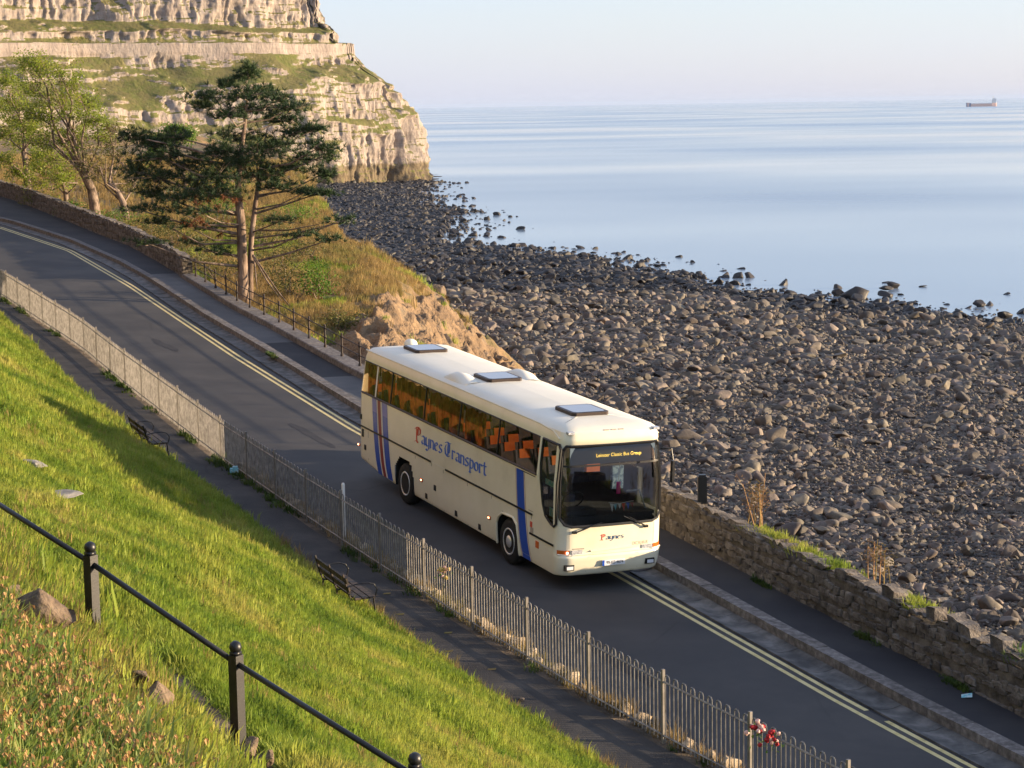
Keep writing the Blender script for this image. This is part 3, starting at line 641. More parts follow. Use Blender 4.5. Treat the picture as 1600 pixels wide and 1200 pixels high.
def shell(s0, w0, z):
    s0, w0, z = np.broadcast_arrays(np.asarray(s0, float), np.asarray(w0, float), np.asarray(z, float))
    fw = np.clip((s0 + 1.2) / 1.2, 0, 1); bw = np.clip((-s0 - 10.8) / 1.2, 0, 1)
    zmin = np.interp(s0, [-12.1, -11.9, -10.5, -9.4, 0], [.62, .58, .42, .36, .34])
    s = s0 + fw * SF(z) + bw * SB(z) - .07 * (w0 / 1.25) ** 2 * np.clip((s0 + .5) / .5, 0, 1)
    return np.stack([s, w0 * HW(z) / 1.25, np.maximum(z, zmin)], -1)
def steps(marks, st):
    out = []
    for a, b in zip(marks[:-1], marks[1:]):
        n = max(int(math.ceil((b - a) / st)), 1); out += list(np.linspace(a, b, n + 1)[:-1])
    return out + [marks[-1]]
DV = [-11.68, -10.79, -10.70, -9.70, -7.52, -5.42, -3.26, -1.21]
RC = .30
per = [(q, -1.25) for q in steps([-12 + RC, -11.68, -10.79, -10.70, -9.70, -9.34, -8.08, -7.52, -5.42, -3.26, -3.18, -2.03, -1.21, -1.05, -RC], .07)]
per += [(-RC + RC * math.sin(a), -1.25 + RC * (1 - math.cos(a))) for a in np.linspace(0, math.pi / 2, 8)[1:-1]]
per += [(0, q) for q in steps([-1.25 + RC, -.02, .02, 1.25 - RC], .07)]
per += [(-RC + RC * math.cos(a), 1.25 - RC * (1 - math.sin(a))) for a in np.linspace(0, math.pi / 2, 8)[1:-1]]
per += [(q, 1.25) for q in steps([-12 + RC, -11.68, -10.79, -10.70, -9.70, -9.34, -8.08, -7.52, -5.42, -3.26, -3.18, -2.03, -1.5, -.45, -RC], .07)[::-1]]
per += [(-12 + RC - RC * math.sin(a), 1.25 - RC * (1 - math.cos(a))) for a in np.linspace(0, math.pi / 2, 5)[1:-1]]
per += [(-12, q) for q in steps([-1.25 + RC, 0, 1.25 - RC], .15)[::-1]]
per += [(-12 + RC - RC * math.cos(a), -1.25 + RC * (1 - math.sin(a))) for a in np.linspace(0, math.pi / 2, 5)[1:-1]]
per = np.array(per); zl = np.array(steps([.33, .36, .45, .72, .76, .80, 1.40, 2.33, 2.66, 2.70, 3.12, 3.25, 3.38], .07) + [3.44, 3.48, 3.51, 3.52, 3.525])
GV = shell(per[:, 0][:, None], per[:, 1][:, None], zl[None, :]); NPp, NZ = len(per), len(zl)
def inpoly(x, y, P):
    c = False; j = len(P) - 1
    for i in range(len(P)):
        if (P[i][1] > y) != (P[j][1] > y) and x < (P[j][0] - P[i][0]) * (y - P[i][1]) / (P[j][1] - P[i][1]) + P[i][0]: c = not c
        j = i
    return c
DRV = [(-1.05, 3.12), (-.30, 3.12), (-.21, 3.02), (-.21, 1.46), (-.30, 1.38), (-.45, 1.40), (-.72, 1.52), (-.86, 1.75), (-.98, 2.2), (-1.05, 2.6)]
ARR = [(-9.34, .2), (-9.34, .82), (-9.22, .98), (-9.0, 1.13), (-8.42, 1.15), (-8.2, 1.0), (-8.08, .72), (-8.06, .2)]
ARF = [(-3.20, .2), (-3.18, .82), (-3.08, .98), (-2.88, 1.10), (-2.32, 1.12), (-2.12, 1.0), (-2.03, .72), (-2.01, .2)]
WS = [(-1.18, 1.58), (-1.10, 1.45), (-.95, 1.40), (.95, 1.40), (1.10, 1.45), (1.18, 1.58), (1.18, 3.0), (1.12, 3.10), (-1.12, 3.10), (-1.18, 3.0)]
groups = {}
for i in range(NPp):
    j = (i + 1) % NPp; s0 = (per[i, 0] + per[j, 0]) / 2; w0 = (per[i, 1] + per[j, 1]) / 2
    for k in range(NZ - 1):
        z = (zl[k] + zl[k + 1]) / 2; g = 'roof' if z > 3.38 else 'body'
        if abs(w0) > 1.249 and -11.7 < s0 < -.2:
            if 2.33 < z < 3.12 and s0 < (-1.21 if w0 < 0 else -1.5):
                q = int(np.searchsorted(DV, s0)) - 1
                g = ('pillarR' if w0 < 0 else 'pillarL') if q == 1 else ('w%d%s' % (q, 'R' if w0 < 0 else 'L'))
            if w0 < 0 and inpoly(s0, z, DRV): g = 'drv'
            if w0 > 0 and -1.45 < s0 < -.45 and .75 < z < 3.12: g = 'door'
            if inpoly(s0, z, ARR) or inpoly(s0, z, ARF): g = 'arch'
        elif s0 > -.31 and inpoly(w0, z, WS): g = 'wsU' if z > 2.70 else 'wsL' if z < 2.66 else 'bar'
        elif s0 < -11.99 and abs(w0) < .9 and 2.33 < z < 3.0: g = 'rearw'
        groups.setdefault(g, []).append((i * NZ + k, j * NZ + k, j * NZ + k + 1, i * NZ + k + 1))
flat = GV.reshape(-1, 3)
def part(g, name, m, smooth=True):
    v_, f_ = compact(flat, np.array(groups[g])); return link(name, np_mesh(name, v_, f_), m, B, smooth)
body = part('body', 'body', 'cream'); part('roof', 'roof', 'cream_roof'); part('pillarR', 'window_pillar', 'white_paint'); part('pillarL', 'window_pillar', 'white_paint'); part('bar', 'windscreen_bar', 'black_trim')
for g in sorted(groups):
    if g[0] == 'w' and g[1].isdigit(): part(g, 'side_window', 'glass_side')
part('drv', 'driver_window', 'glass_front'); part('door', 'entrance_door', 'glass_front'); part('rearw', 'rear_window', 'glass_side')
part('wsU', 'destination_glass', 'glass_front'); part('wsL', 'windscreen', 'glass_front')
def onside(s, z, d=.006, sgn=-1): return (float(s), sgn * (float(HW(z)) + d), float(z))
def onfront(w, z, d=.006):
    s0 = 0.0; aw = abs(w)
    if aw > 1.25 - RC: s0 = -RC + math.sqrt(max(RC ** 2 - (aw - 1.25 + RC) ** 2, 0))
    p = shell(s0, w, z); return (float(p[0]) + d, float(p[1]) + (d if w > 1 else -d if w < -1 else 0), float(p[2]))
def loop_tube(pts, r, name, m, n=5, parent=None):
    P = [np.array(p) for p in pts]; mb = MB(); mb.tube(P + [P[0]], r, n, False); return bb(mb, name, m, parent)
def dens(P, st=.12, close=True):
    out = []; Q = P + [P[0]] if close else P
    for a, b in zip(Q[:-1], Q[1:]):
        n = max(int(math.dist(a, b) / st), 1); out += [(a[0] + (b[0] - a[0]) * t / n, a[1] + (b[1] - a[1]) * t / n) for t in range(n)]
    return out if close else out + [P[-1]]
# window gaskets, arch trims
bb(MB().tube([onside(q, z, .004) for q, z in dens([(-11.68, 2.31), (-1.21, 2.31)], 1, False)], .028, 5), 'window_sill_trim', 'brown_trim')
bb(MB().tube([onside(q, 3.125, .002) for q in (-11.68, -8, -4, -1.21)], .014, 5), 'window_top_trim', 'black_trim')
for q in DV[3:-1]: bb(MB().tube([onside(q, z, -.004) for z in (2.33, 2.7, 3.12)], .022, 5), 'window_divider', 'black_trim')
bb(MB().tube([onside(-1.12, z, .0) for z in (2.05, 2.33, 2.7, 3.14)], [.012, .03, .035, .03], 6), 'door_pillar', 'cream')
loop_tube([onside(a, b, .0) for a, b in dens(DRV, .1)], .03, 'driver_window_gasket', 'black_trim')
loop_tube([onfront(a, b, .0) for a, b in dens(WS, .08)], .032, 'windscreen_gasket', 'black_trim')
for A in (ARR, ARF):
    bb(MB().tube([onside(a, max(b, .35), .004) for a, b in dens(A, .08, False)], .028, 6), 'wheel_arch_trim', 'cream')
    c = (A[0][0] + A[-1][0]) / 2
    bb(MB().box((c, 0, .82), (1.24, 2.36, .70)), 'wheel_well', 'rubber') if False else None
    mbw = MB()
    for sg in (-1, 1):
        mbw.box((c, sg * .70, .80), (1.34, .04, .9)); mbw.box((c, sg * .95, 1.2), (1.34, .5, .04))
        mbw.box((c - .67, sg * .95, .8), (.03, .5, .9)); mbw.box((c + .67, sg * .95, .8), (.03, .5, .9))
    bb(mbw, 'wheel_well', 'rubber')
bb(MB().tube([onside(q, z, .006) for q, z in ((-11.75, 3.385), (-6, 3.39), (-1.4, 3.385), (-.7, 3.35), (-.32, 3.24))], .016, 5), 'rain_gutter', 'cream')
bb(MB().tube([onside(q, z, .006, 1) for q, z in ((-11.75, 3.385), (-6, 3.39), (-1.4, 3.385), (-.7, 3.35), (-.32, 3.24))], .016, 5), 'rain_gutter', 'cream')
# rubbing strips, locker seams, handles, markers
for a, b, z in ((-11.88, -6.98, 1.415), (-6.12, -1.33, 1.40), (-1.46, -.28, .975)):
    mb = MB()
    for q0, q1 in zip(np.linspace(a, b, 9)[:-1], np.linspace(a, b, 9)[1:]):
        mb.add([onside(q0, z - .022), onside(q1, z - .022), onside(q1, z - .022, .016), onside(q0, z - .022, .016), onside(q0, z + .022), onside(q1, z + .022), onside(q1, z + .022, .016), onside(q0, z + .022, .016)], [(0, 1, 2, 3), (3, 2, 6, 7), (7, 6, 5, 4)])
    bb(mb, 'rubbing_strip', 'black_trim')
def side_patch(name, P, m, d=.005, parent=None):
    mb = MB(); mb.add([onside(a, b, d) for a, b in P], [tuple(range(len(P)))]); return bb(mb, name, m, parent)
for q, z0, z1 in ((-8.0, .36, 1.36), (-6.98, .36, 1.38), (-6.25, .36, 1.36), (-4.83, .36, 1.36), (-3.48, .36, 1.36), (-1.40, .36, 1.36), (-11.2, .6, 1.36)):
    side_patch('panel_seam', [(q - .009, z0), (q + .009, z0), (q + .009, z1), (q - .009, z1)], 'inside', .003)
side_patch('panel_seam', [(-6.97, 1.405), (-6.13, 1.405), (-6.13, 1.415), (-6.97, 1.415)], 'white_paint', .004)
for q, z in ((-11.73, 1.65), (-11.58, 1.25), (-11.4, .90), (-6.74, .83), (-7.3, .51), (-5.49, .49), (-4.14, .48)):
    h = .10 if q < -11.45 and z < 1.5 else .065
    mb = MB(); p = onside(q, z, .004); mb.box(p, (.12, .02, 2 * h)); bb(mb, 'locker_handle', 'black_trim')
for q, z in ((-11.86, .89), (-7.57, .85), (-3.58, .83)):
    o = bb(MB().box(onside(q, z, .006), (.15, .03, .07)), 'side_marker', 'amber'); bb(MB().box(onside(q, z, .024), (.06, .012, .03)), 'bulb', 'lamp_on', o)
bb(MB().box(onside(-1.08, .81, .004), (.15, .02, .15)), 'reflector', 'amber')
bb(MB().box(onside(-1.40, 1.18, .004), (.10, .01, .12)), 'fleet_badge', 'letter_red'); bb(MB().box(onside(-1.36, 1.06, .004), (.14, .01, .12)), 'fleet_badge', 'badge_grey')
side_patch('vent_louvre', [(-1.95, 2.235), (-1.25, 2.235), (-1.25, 2.255), (-1.95, 2.255)], 'black_trim')
side_patch('vent_louvre', [(-1.55, 1.46), (-1.33, 1.46), (-1.33, 1.475), (-1.55, 1.475)], 'badge_grey')
# stripes
def stripe(name, a0, a1, b0, b1, z1, z0, m, d=.004, f0=0., f1=1.):
    mb = MB(); n = 10; L = []
    for i in range(n + 1):
        t = f0 + (f1 - f0) * i / n; z = z1 + (z0 - z1) * t; bend = .10 * math.sin(math.pi * t) * -.6
        L.append((onside(a0 + (b0 - a0) * t + bend, z, d), onside(a1 + (b1 - a1) * t + bend, z, d)))
    for (p, q), (r, t_) in zip(L[:-1], L[1:]): mb.quad(p, q, t_, r)
    return bb(mb, name, m)
ta, tb, ba, bb_ = -10.96, -9.91, -10.52, -9.50
def fr(t): return ta + (tb - ta) * t, ba + (bb_ - ba) * t
for a, b, m in ((0, .29, 'blue_paint'), (.31, .345, 'white_paint'), (.37, .56, 'red_paint'), (.57, .625, 'white_paint'), (.66, 1, 'blue_paint')):
    (x0, y0), (x1, y1) = fr(a), fr(b); stripe('stripe', x0, x1, y0, y1, 2.28, .40, m)
    if m == 'blue_paint': stripe('stripe_fade', x0, x1, y0, y1, 2.28, .40, 'lilac_paint', .0055, 0, .18)
stripe('stripe', -2.21, -1.85, -1.84, -1.44, 2.25, .345, 'blue_paint'); stripe('stripe', -2.25, -2.235, -1.88, -1.865, 2.25, .345, 'red_paint'); stripe('stripe', -1.81, -1.795, -1.40, -1.385, 2.25, .345, 'red_paint')
# black-letter sign writing, drawn with a slanted broad nib
GL = {'a': ([[(0, .85), (.25, 1), (.55, .85), (.55, .12), (.72, 0)], [(.55, .62), (.15, .45), (0, .25), (.2, 0), (.55, .2)]], .84),
 'y': ([[(0, 1), (0, .2), (.25, 0), (.55, .2)], [(.55, 1), (.55, -.2), (.3, -.5), (0, -.35)]], .82),
 'n': ([[(-.05, .9), (.05, 1), (.05, .06), (.12, 0)], [(.05, .8), (.35, 1), (.57, .82), (.57, .06), (.68, 0)]], .84),
 'e': ([[(.55, .14), (.3, 0), (.02, .2), (.02, .8), (.32, 1), (.57, .78), (.04, .45)]], .8),
 's': ([[(.55, .9), (.3, 1), (.05, .8), (.12, .6), (.5, .42), (.52, .18), (.25, 0), (0, .12)]], .8),
 'r': ([[(-.05, .9), (.05, 1), (.05, .06), (.14, 0)], [(.05, .8), (.3, 1), (.52, .86)]], .7),
 'p': ([[(0, 1.08), (.04, .9), (.04, -.5)], [(.04, .8), (.32, 1), (.57, .8), (.57, .2), (.3, 0), (.04, .12)], [(-.1, -.42), (.2, -.5)]], .82),
 'o': ([[(.02, .2), (.02, .8), (.3, 1), (.57, .8), (.57, .2), (.28, 0), (.02, .2)]], .82),
 't': ([[(.15, 1.42), (.15, .15), (.35, 0), (.57, .12)], [(-.1, 1), (.5, 1)]], .72),
 'P': ([[(.15, 1.62), (.15, 0)], [(-.22, 1.35), (.1, 1.66), (.5, 1.72), (.85, 1.5), (.85, 1.05), (.5, .78), (.15, .9)], [(-.25, -.12), (.15, .06), (.45, -.14)], [(.42, 1.6), (.42, .9)]], 1.15),
 'T': ([[(-.12, 1.45), (.3, 1.68), (.65, 1.55), (1.0, 1.68)], [(.1, 1.3), (-.1, .85), (.0, .28), (.42, 0), (.85, .22)], [(.5, 1.6), (.42, .9), (.48, .2)], [(.72, 1.5), (.70, .5)]], 1.2)}
def sign(text, put, kx, ky, colours, name, nib=.22):
    x = 0.0; nv = (math.cos(.62) * nib / 2, math.sin(.62) * nib / 2)
    for i, ch in enumerate(text):
        if ch == ' ': x += .42; continue
        st, adv = GL[ch]; mb = MB()
        for li, pl_ in enumerate(st):
            for (a, b), (c, d) in zip(pl_[:-1], pl_[1:]):
                Q = [(a - nv[0], b - nv[1]), (c - nv[0], d - nv[1]), (c + nv[0], d + nv[1]), (a + nv[0], b + nv[1])]
                if abs((c - a) * nv[1] - (d - b) * nv[0]) < .012: Q = [(a - .03, b + .03), (c - .03, d + .03), (c + .03, d - .03), (a + .03, b - .03)]
                mb.add([put((x + q[0]) * kx, q[1] * ky, .0052 + .0004 * len(mb.f)) for q in Q], [(0, 1, 2, 3)])
        bb(mb, name, colours[0] if ch in 'P' else colours[1]); x += adv
sign('Paynes Transport', lambda x, y, d: onside(-7.98 + x, 1.735 + y, d), .325, .205, ('letter_red', 'letter_blue'), 'letter', .29)
sign('Paynes', lambda x, y, d: onfront(-.275 + x, 1.085 + y, d), .106, .068, ('letter_red', 'letter_navy'), 'letter')
def ftext(body_, size, name, m, tr, parent=None):
    cu = bpy.data.curves.new(name, 'FONT'); cu.body = body_; cu.size = size; cu.align_x = 'CENTER'; cu.align_y = 'CENTER'
    ob = bpy.data.objects.new(name, cu); COL.objects.link(ob); bpy.context.view_layer.update()
    me = bpy.data.meshes.new_from_object(ob.evaluated_get(bpy.context.evaluated_depsgraph_get())); bpy.data.objects.remove(ob)
    me.materials.clear()
    for v_ in me.vertices: v_.co = tr(v_.co.x, v_.co.y)
    me.update(); return link(name, me, m, parent or B)
ftext('EXCALIBUR', .105, 'badge_lettering', 'badge_grey', lambda x, y: onfront(.665 + x * .72, .945 + y, .006))
ftext('Leinster Classic Bus Group', .105, 'destination_lettering', 'led', lambda x, y: (-.10, .12 + x * .92, 2.88 + y))
pl_ = bb(MB().box((.052, 0, .60), (.02, .54, .12)), 'number_plate', 'plate_white')
bb(MB().box((.064, -.245, .60), (.004, .05, .118)), 'plate_band', 'blue_paint', pl_)
ftext('99-KE-4674', .095, 'plate_lettering', 'black_trim', lambda x, y: (.0665, .025 + x * .88, .60 + y), pl_)
# front: seams, lamps, wipers
def front_patch(name, P, m, d=.006): return bb(MB().add([onfront(a, b, d) for a, b in P], [tuple(range(len(P)))]), name, m)
front_patch('front_badge', [(-.92, .912), (-.66, .912), (-.66, .938), (-.92, .938)], 'badge_grey', .006)
for P in ([(-1.0, 1.24), (1.0, 1.24), (1.0, 1.247), (-1.0, 1.247)], [(-1.0, .93), (-.993, .93), (-.993, 1.36), (-1.0, 1.36)], [(1.0, .93), (.993, .93), (.993, 1.36), (1.0, 1.36)],
          [(-.63, .42), (-.622, .42), (-.60, .74), (-.608, .74)], [(.63, .42), (.622, .42), (.60, .74), (.608, .74)], [(-.6, .745), (.6, .745), (.6, .752), (-.6, .752)]):
    front_patch('panel_seam', P, 'badge_grey', .004)
bb(MB().add([onfront(w, z, d) for w, z, d in [(-.52, .88, .004), (.50, .91, .004), (.50, .885, .05), (-.52, .855, .05)]], [(0, 1, 2, 3)]), 'grille_recess', 'cream')
bb(MB().tube([onfront(w, .80, .018) for w in np.linspace(-1.2, 1.2, 13)], .02, 6), 'bumper_edge', 'cream')
for w0, w1 in ((-1.21, -.99), (.99, 1.21)):
    o = bb(MB().add([onfront(w, z, .008) for z in (.80, .90) for w in np.linspace(w0, w1, 6)], [(i, i + 1, i + 7, i + 6) for i in range(5)]), 'indicator', 'amber')
    if w0 < 0: bb(MB().lathe([(.028, 0), (.028, .012)], (onfront(-1.03, .85, .012)), 10, 'x'), 'bulb', 'lamp_on', o)
for w0, w1 in ((-.95, -.70), (.70, .95)):
    bb(MB().box((.0 + onfront((w0 + w1) / 2, .84, 0)[0] + .0, (w0 + w1) / 2, .84), (.05, w1 - w0, .12)), 'headlight', 'lens')
for w0 in (-1.0, .90):
    o = bb(MB().box((onfront(w0, .535, 0)[0], w0, .535), (.06, .22, .12)), 'fog_lamp', 'black_trim'); bb(MB().box((onfront(w0, .535, 0)[0] + .03, w0 + .01, .53), (.02, .15, .07)), 'lens', 'fog_lens', o)
for a, b in (((-.90, 1.29), (-.42, 1.44)), ((.78, 1.30), (.36, 1.54))):
    mb = MB(); mb.tube([onfront(*a, .05), onfront((a[0] + b[0]) / 2, (a[1] + b[1]) / 2, .06), onfront(*b, .04)], [.02, .014, .008], 5)
    c = (b[0] + (b[0] - a[0]) * .3, b[1] + .02); mb.tube([onfront(a[0] + (b[0] - a[0]) * .35, a[1] + .06, .03), onfront(*c, .03)], .012, 4); mb.box(onfront(a[0], a[1], .03), (.06, .09, .05))
    bb(mb, 'wiper', 'black_trim')
# roof furniture
def roofz(w): return float(np.interp(abs(w), [0, .25, .55, .88, 1.05], [3.525, 3.52, 3.51, 3.48, 3.44]))
for c in (-10.5, -6.05, -1.65):
    mb = MB(); P = [(-.48, -.36), (-.40, -.44), (.40, -.44), (.48, -.36), (.48, .36), (.40, .44), (-.40, .44), (-.48, .36)]
    v0 = [(c + a, b, roofz(b) - .02) for a, b in P]; v1 = [(c + a, b, 3.585) for a, b in P]; n = 8
    mb.add(v0 + v1, [(i, (i + 1) % n, n + (i + 1) % n, n + i) for i in range(n)] + [tuple(range(n, 2 * n))])
    o = bb(mb, 'roof_hatch', 'brown_trim')
    bb(MB().add([(c + a * .86, b * .86, 3.592) for a, b in P], [tuple(range(8))]), 'hatch_lid', 'glass_hatch', o)
for sg in (-1, 1):
    mb = MB(); L = []
    for t in np.linspace(0, 1, 8):
        q = -6.95 + 1.25 * t; hgt = .02 + .13 * math.sin(math.pi * min(t * 1.15, 1)) ** .7
        L.append([(q, sg * 1.02, 3.42), (q, sg * .98, 3.45 + hgt * .8), (q, sg * .78, 3.49 + hgt), (q, sg * .60, 3.50 + hgt * .6), (q, sg * .55, 3.49)])
    mb.add([p for r in L for p in r], [tuple(q) for q in grid_faces(8, 5)]); bb(mb, 'air_intake', 'cream_roof', None, True)
bb(MB().lathe([(.17, 0), (.18, .05), (.15, .12), (.08, .165), (.01, .18)], (-11.55, .02, 3.47), 14), 'roof_dome', 'cream_roof', None, True)
for w in (-1.0, 1.0): bb(MB().box((-.16, w, 3.385), (.12, .14, .05)), 'roof_marker', 'lens')
ftext('Bus Bus Bus', .09, 'roof_lettering', 'badge_grey', lambda x, y: (-.235 - y * .25, x * .95, 3.425 + y * .7)) if False else None
for i in range(3): bb(MB().box((-.155, -.17 + i * .17, 3.40), (.05, .12, .035)), 'roof_badge', 'badge_grey')
# wheels
for q, dbl in ((-8.72, 1), (-2.60, 0)):
    for sg in (-1, 1):
        y = sg * 1.06
        t = bb(MB().lathe([(.30, -.15), (.47, -.15), (.505, -.11), (.51, 0), (.505, .11), (.47, .15), (.30, .15)], (q, y, .51), 28, 'y'), 'wheel', 'rubber', None, True)
        d = sg * .15
        r = bb(MB().lathe([(.305, d * .9), (.30, d * 1.06), (.265, d * 1.02), (.25, d * .55), (.16, d * (.35 if dbl else .75)), (.13, d * (.6 if dbl else 1.05)), (.02, d * (.7 if dbl else 1.15))], (q, y, .51), 24, 'y'), 'rim', 'chrome', t, True)
        mb = MB()
        for k in range(10):
            a = k * math.pi / 5; mb.box((q + .185 * math.cos(a), y + d * (.55 if dbl else .8), .51 + .185 * math.sin(a)), (.035, .05, .035))
        bb(mb, 'wheel_nuts', 'chrome', t)['kind'] = 'stuff'
# inside
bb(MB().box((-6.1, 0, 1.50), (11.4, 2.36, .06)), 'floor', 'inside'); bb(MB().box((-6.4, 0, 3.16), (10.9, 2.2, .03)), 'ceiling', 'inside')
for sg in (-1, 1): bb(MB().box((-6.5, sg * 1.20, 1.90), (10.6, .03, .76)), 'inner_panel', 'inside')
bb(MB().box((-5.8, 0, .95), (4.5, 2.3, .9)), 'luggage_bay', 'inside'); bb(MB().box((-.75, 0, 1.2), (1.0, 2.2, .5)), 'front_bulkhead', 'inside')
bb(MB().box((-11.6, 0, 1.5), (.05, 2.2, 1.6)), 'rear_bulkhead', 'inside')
sm = MB(); sm.box((0, 0, .22), (.46, .42, .14)); sm.box((-.26, 0, .62), (.12, .42, .85), np.array([[.97, 0, -.24], [0, 1, 0], [.24, 0, .97]])); sm = sm.mesh('seat'); sm.materials.append(M['seat_cloth'])
hm = MB(); hm.box((-.335, 0, .95), (.14, .25, .20), np.array([[.97, 0, -.24], [0, 1, 0], [.24, 0, .97]])); hm = hm.mesh('headrest'); hm.materials.append(M['headrest'])
for row in range(12):
    for w in (-.98, -.53, .53, .98):
        q = -10.7 + row * .78
        if w > 0 and row == 11: continue
        o = link('seat', sm, None, B, loc=(q, w, 1.55)); link('headrest', hm, None, o)
M['curtain'] = mat('curtain_cloth', [(.04, .016, .010), (.20, .062, .026), (.42, .14, .058), (.23, .08, .036)], 5.5, .95, trans=.35, coord='obj', lo=.3, hi=.7, detail=9, stretch=(1, 1, .6))
for a0, a1 in ((-11.62, -10.85), (-10.66, -9.76), (-9.64, -7.58), (-7.46, -5.48), (-5.36, -4.15)):
    mb = MB(); n_c = int((a1 - a0) / .045); L = []
    for i in range(n_c + 1):
        q = a0 + (a1 - a0) * i / n_c; f_ = .022 * math.sin(i * 1.35) + .012 * math.sin(i * .37 + a0); L.append([(q, -1.125 + f_, 2.28), (q, -1.12 + f_ * .8, 2.62), (q, -1.105 + f_ * .4, 3.04 - .03 * math.sin(i * .5))])
    mb.add([p for c in L for p in c], [tuple(q) for q in grid_faces(n_c + 1, 3)]); bb(mb, 'curtain', 'curtain', None, True)
bb(MB().box((-.42, -.05, 1.50), (.55, 2.1, .16)).box((-.50, -.62, 1.60), (.4, .7, .16)), 'dashboard', 'inside')
bb(MB().tube([(-.72 + .1 * math.sin(a), -.62 + .24 * math.cos(a), 1.82 + .2 * math.sin(a)) for a in np.linspace(0, 2 * math.pi, 17)], .018, 5, False), 'steering_wheel', 'black_trim')
o = link('seat', sm, None, B, loc=(-1.25, -.62, 1.55)); link('headrest', hm, None, o)
M['board'] = mat('board_sky_tone', (.09, .13, .17), rough=.6)  # bluish tone stands in for sky reflected in the destination glass
bb(MB().box((-.16, 0, 2.88), (.03, 2.0, .36)), 'destination_board', 'board')
for i, (w, m) in enumerate(((-.02, 'white_paint'), (.06, 'paper_cyan'), (.16, 'white_paint'), (.26, 'letter_red'), (.36, 'letter_blue'), (.46, 'red_paint'))):
    bb(MB().add([(-.16, w, 1.82 - .02 * (i % 2)), (-.16, w + .085, 1.80), (-.14, w + .05, 1.63 + .03 * (i % 3))], [(0, 1, 2)]), 'pennant', m)
bb(MB().tube([(-.17, -.05, 1.84), (-.16, .2, 1.80), (-.17, .55, 1.84)], .006, 4), 'pennant_cord', 'white_paint')
bb(MB().box((-.22, .20, 2.13), (.02, .09, .26)), 'hanging_tag', 'pink'); bb(MB().tube([(-.22, .20, 2.27), (-.2, .2, 2.7)], .006, 4), 'tag_cord', 'white_paint')
bb(MB().box((-1.5, .22, 2.35), (.12, .32, .26)), 'courier_headrest', 'headrest'); bb(MB().box((-.9, .52, 2.2), (.06, .28, .5)), 'hanging_jacket', 'denim')
bb(MB().tube([(-.5, .55, 1.98), (-.5, .85, 1.98), (-.45, 1.0, 1.55)], .018, 6), 'grab_rail', 'chrome')
bb(MB().box((-.55, -1.17, 1.58), (.30, .01, .26)), 'window_notice', 'paper_cyan'); bb(MB().box((-.6, -1.16, 2.22), (.7, .01, .12)), 'window_sticker', 'paper_cyan')
bb(MB().tube([(-.10, 1.12, 2.95), (.18, 1.22, 2.98), (.22, 1.24, 2.75)], .02, 6).box((.20, 1.25, 2.50), (.10, .05, .46)), 'mirror', 'black_trim')

# ================================================================== BOW-TOP FENCE
FE = empty('bow_top_fence', RP(-20, float(fence_w(-20)), .05), 'long grey bow-top metal fence between footpath and road', 'fence')
bow = MB(); rb = .0125; hb = 1.10; aw = .059
bow.tube([(-aw, 0, .02), (-aw, 0, hb)] + [(-aw * math.cos(a), 0, hb + aw * 1.15 * math.sin(a)) for a in np.linspace(0, math.pi, 7)[1:-1]] + [(aw, 0, hb), (aw, 0, .02)], rb, 4, False)
bow = bow.mesh('bow'); bow.materials.append(M['galv'])
posts = [6.6 + 2.36 * k for k in range(-25, 5)]
postm = MB().box((0, 0, .60), (.05, .05, 1.28)).mesh('post'); postm.materials.append(M['galv_post'])
def fence_frame(s):
    a, b = RP(s - .4, float(fence_w(s - .4))), RP(s + .4, float(fence_w(s + .4))); d = b - a; return RP(s, float(fence_w(s)), .07), math.atan2(d[1], d[0]), d / np.linalg.norm(d)
FL = np.array(FE.location)
for s in posts:
    p, yaw, _ = fence_frame(s); o = link('post', postm, None, FE, loc=p - FL); o.rotation_euler = (0, 0, yaw)
for s0, s1 in zip(posts[:-1], posts[1:]):
    a, _, _ = fence_frame(s0); b, _, _ = fence_frame(s1)
    for h, r in ((1.03, .02), (.12, .02)):
        d = (b - a) / np.linalg.norm(b - a); mb = MB(); mb.tube([a + (0, 0, h), b + (0, 0, h)], r, 4); mb.build('rail', 'galv', FE)
    for k in range(10):
        t = (k + .5) / 10; p = a + (b - a) * t; o = link('bow', bow, None, FE, loc=p - FL); o.rotation_euler = (0, 0, math.atan2(b[1] - a[1], b[0] - a[0]))
# white stump post beside the fence
p = RP(-5.35, float(fence_w(-5.35)) + .12, .05); tag(MB().tube([p, p + (0, 0, 1.34), p + (0, 0, 1.38)], [.04, .04, .025], 8).build('marker_post', 'white_paint'), 'short white painted post standing against the road side of the fence', 'post')
# loose rocks and weeds along the road side of the fence
q = -14.0; n_ = 0
while q < 13:
    q += random.uniform(.38, .75); n_ += 1
    d = random.uniform(.26, .46)
    rock('edge_stone', RP(q, float(fence_w(q)) + random.uniform(.16, .30),   .05), d, 'stone_tan', 'small rough tan stone at the fence foot ' + ('in the shade beside the coach' if q < -5.5 else 'between the white post and the yellow flowers' if q < .6 else 'in front of the coach' if q < 6.5 else 'near the pink flowers at the bottom edge'), 'stone', 'stones edging the road along the fence', .9, .1)

